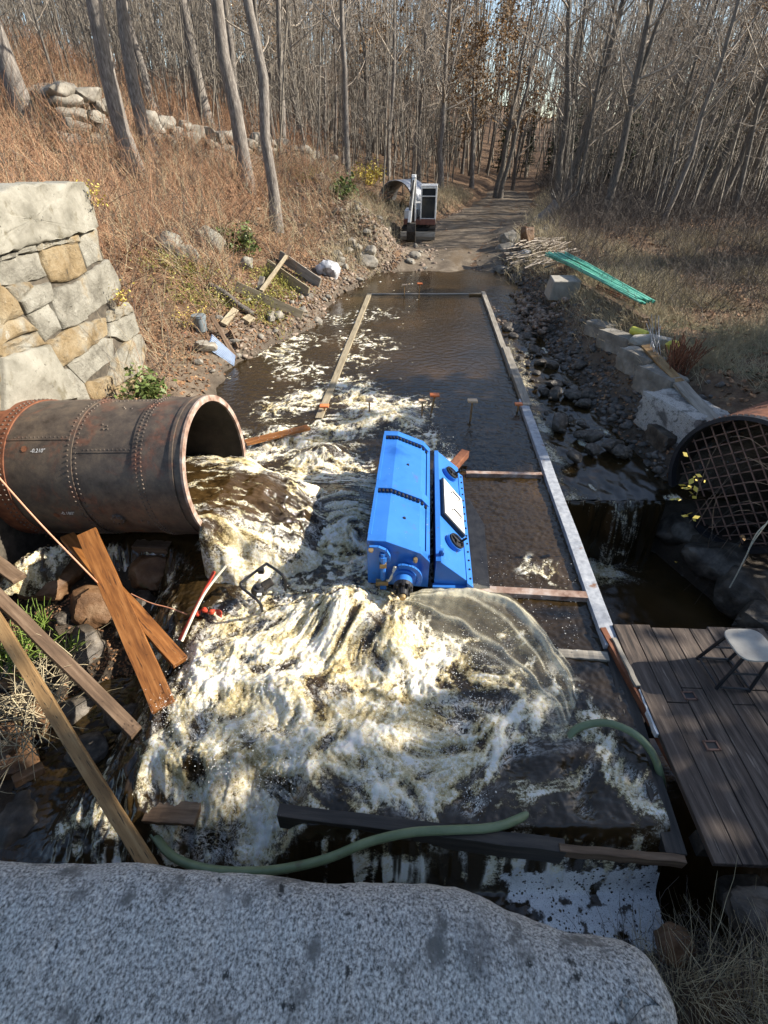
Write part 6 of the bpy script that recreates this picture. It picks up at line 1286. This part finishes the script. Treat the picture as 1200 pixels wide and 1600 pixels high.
br = empty('bramble', at(1150, 900, y=4.8), 0, 'tangle of thin bramble stems with yellow leaves over the culvert grate', 'bramble')
V, F = tubes(np.array([[q[:] for q in spline(a, 4)] for a in arcs]), np.full((11, 13), .0022), 4); child_world(mesh_np('stems', V, F, W['darkbrush'], None, True), br)
lv = [(1085, 745), (1088, 750), (1080, 752), (1078, 760), (1072, 763), (1092, 743), (1101, 752), (1087, 764), (1080, 770), (1085, 777), (1070, 806), (1076, 803), (1085, 812), (1088, 808), (1052, 780), (1060, 780), (1066, 758), (1071, 710), (1056, 878), (1066, 886)]
c = np.array([at(a, b, y=4.5)[:] for a, b in lv]); child_world(mesh_np('leaves', *leaves_np(c, .038, .4), W['leafyellow']), br)
x, y, z = sample(5000, (-5, .5), (10, 26), lambda x, y: (np.abs(shoreL(y) - x - .9) < 1.1) * 1.0, 93); tag(mesh_np('rubble_litter', *leaves_np(np.stack([x, y, z + .03], 1), .032, 1.0, .65), W['litter'], None, False), kind='stuff')
# spray droplets and flung foam
rg = np.random.default_rng(99); N = 11000; k = rg.integers(0, 50, N); fp = np.array([at(*FOAM[i][:2], z=0)[:] for i in range(60)]); fr_ = np.array([FOAM[i][2] for i in range(60)])
c = fp[k] + rg.normal(size=(N, 3)) * np.array([.5, .5, 0]) * fr_[k][:, None]; c[:, 2] = .06 + np.abs(rg.normal(0, .13, N))
e2 = np.array([at(x_, y_, z=0)[:] for x_, y_ in zip(rg.uniform(740, 900, 900), rg.uniform(880, 1090, 900))]); e2[:, 2] += np.abs(rg.normal(.0, .07, 900)); e3 = np.array([at(x_, y_, z=0)[:] for x_, y_ in zip(rg.uniform(640, 760, 700), rg.uniform(1000, 1180, 700))]); e3[:, 2] += np.abs(rg.normal(.03, .08, 700)); c = np.concatenate([c, e2, e3]); N = len(c)
s = .0014 + .0048 * rg.random(N) ** 4; oc = np.array([[1, 0, 0], [-1, 0, 0], [0, 1, 0], [0, -1, 0], [0, 0, 1], [0, 0, -1.]]); of = np.array([[0, 2, 4], [2, 1, 4], [1, 3, 4], [3, 0, 4], [2, 0, 5], [1, 2, 5], [3, 1, 5], [0, 3, 5]])
V = c[:, None] + oc[None] * s[:, None, None] * rg.uniform(.7, 1.6, (N, 1, 3)); F = (of[None] + (np.arange(N) * 6)[:, None, None]).reshape(-1, 3)
W['spray'] = mat('spray_drops', [(.3, (.72, .70, .64)), (.7, (.88, .87, .84))], 9, rough=.15, bump=0)
tag(mesh_np('spray', V.reshape(-1, 3), F, W['spray'], None, True), kind='stuff')
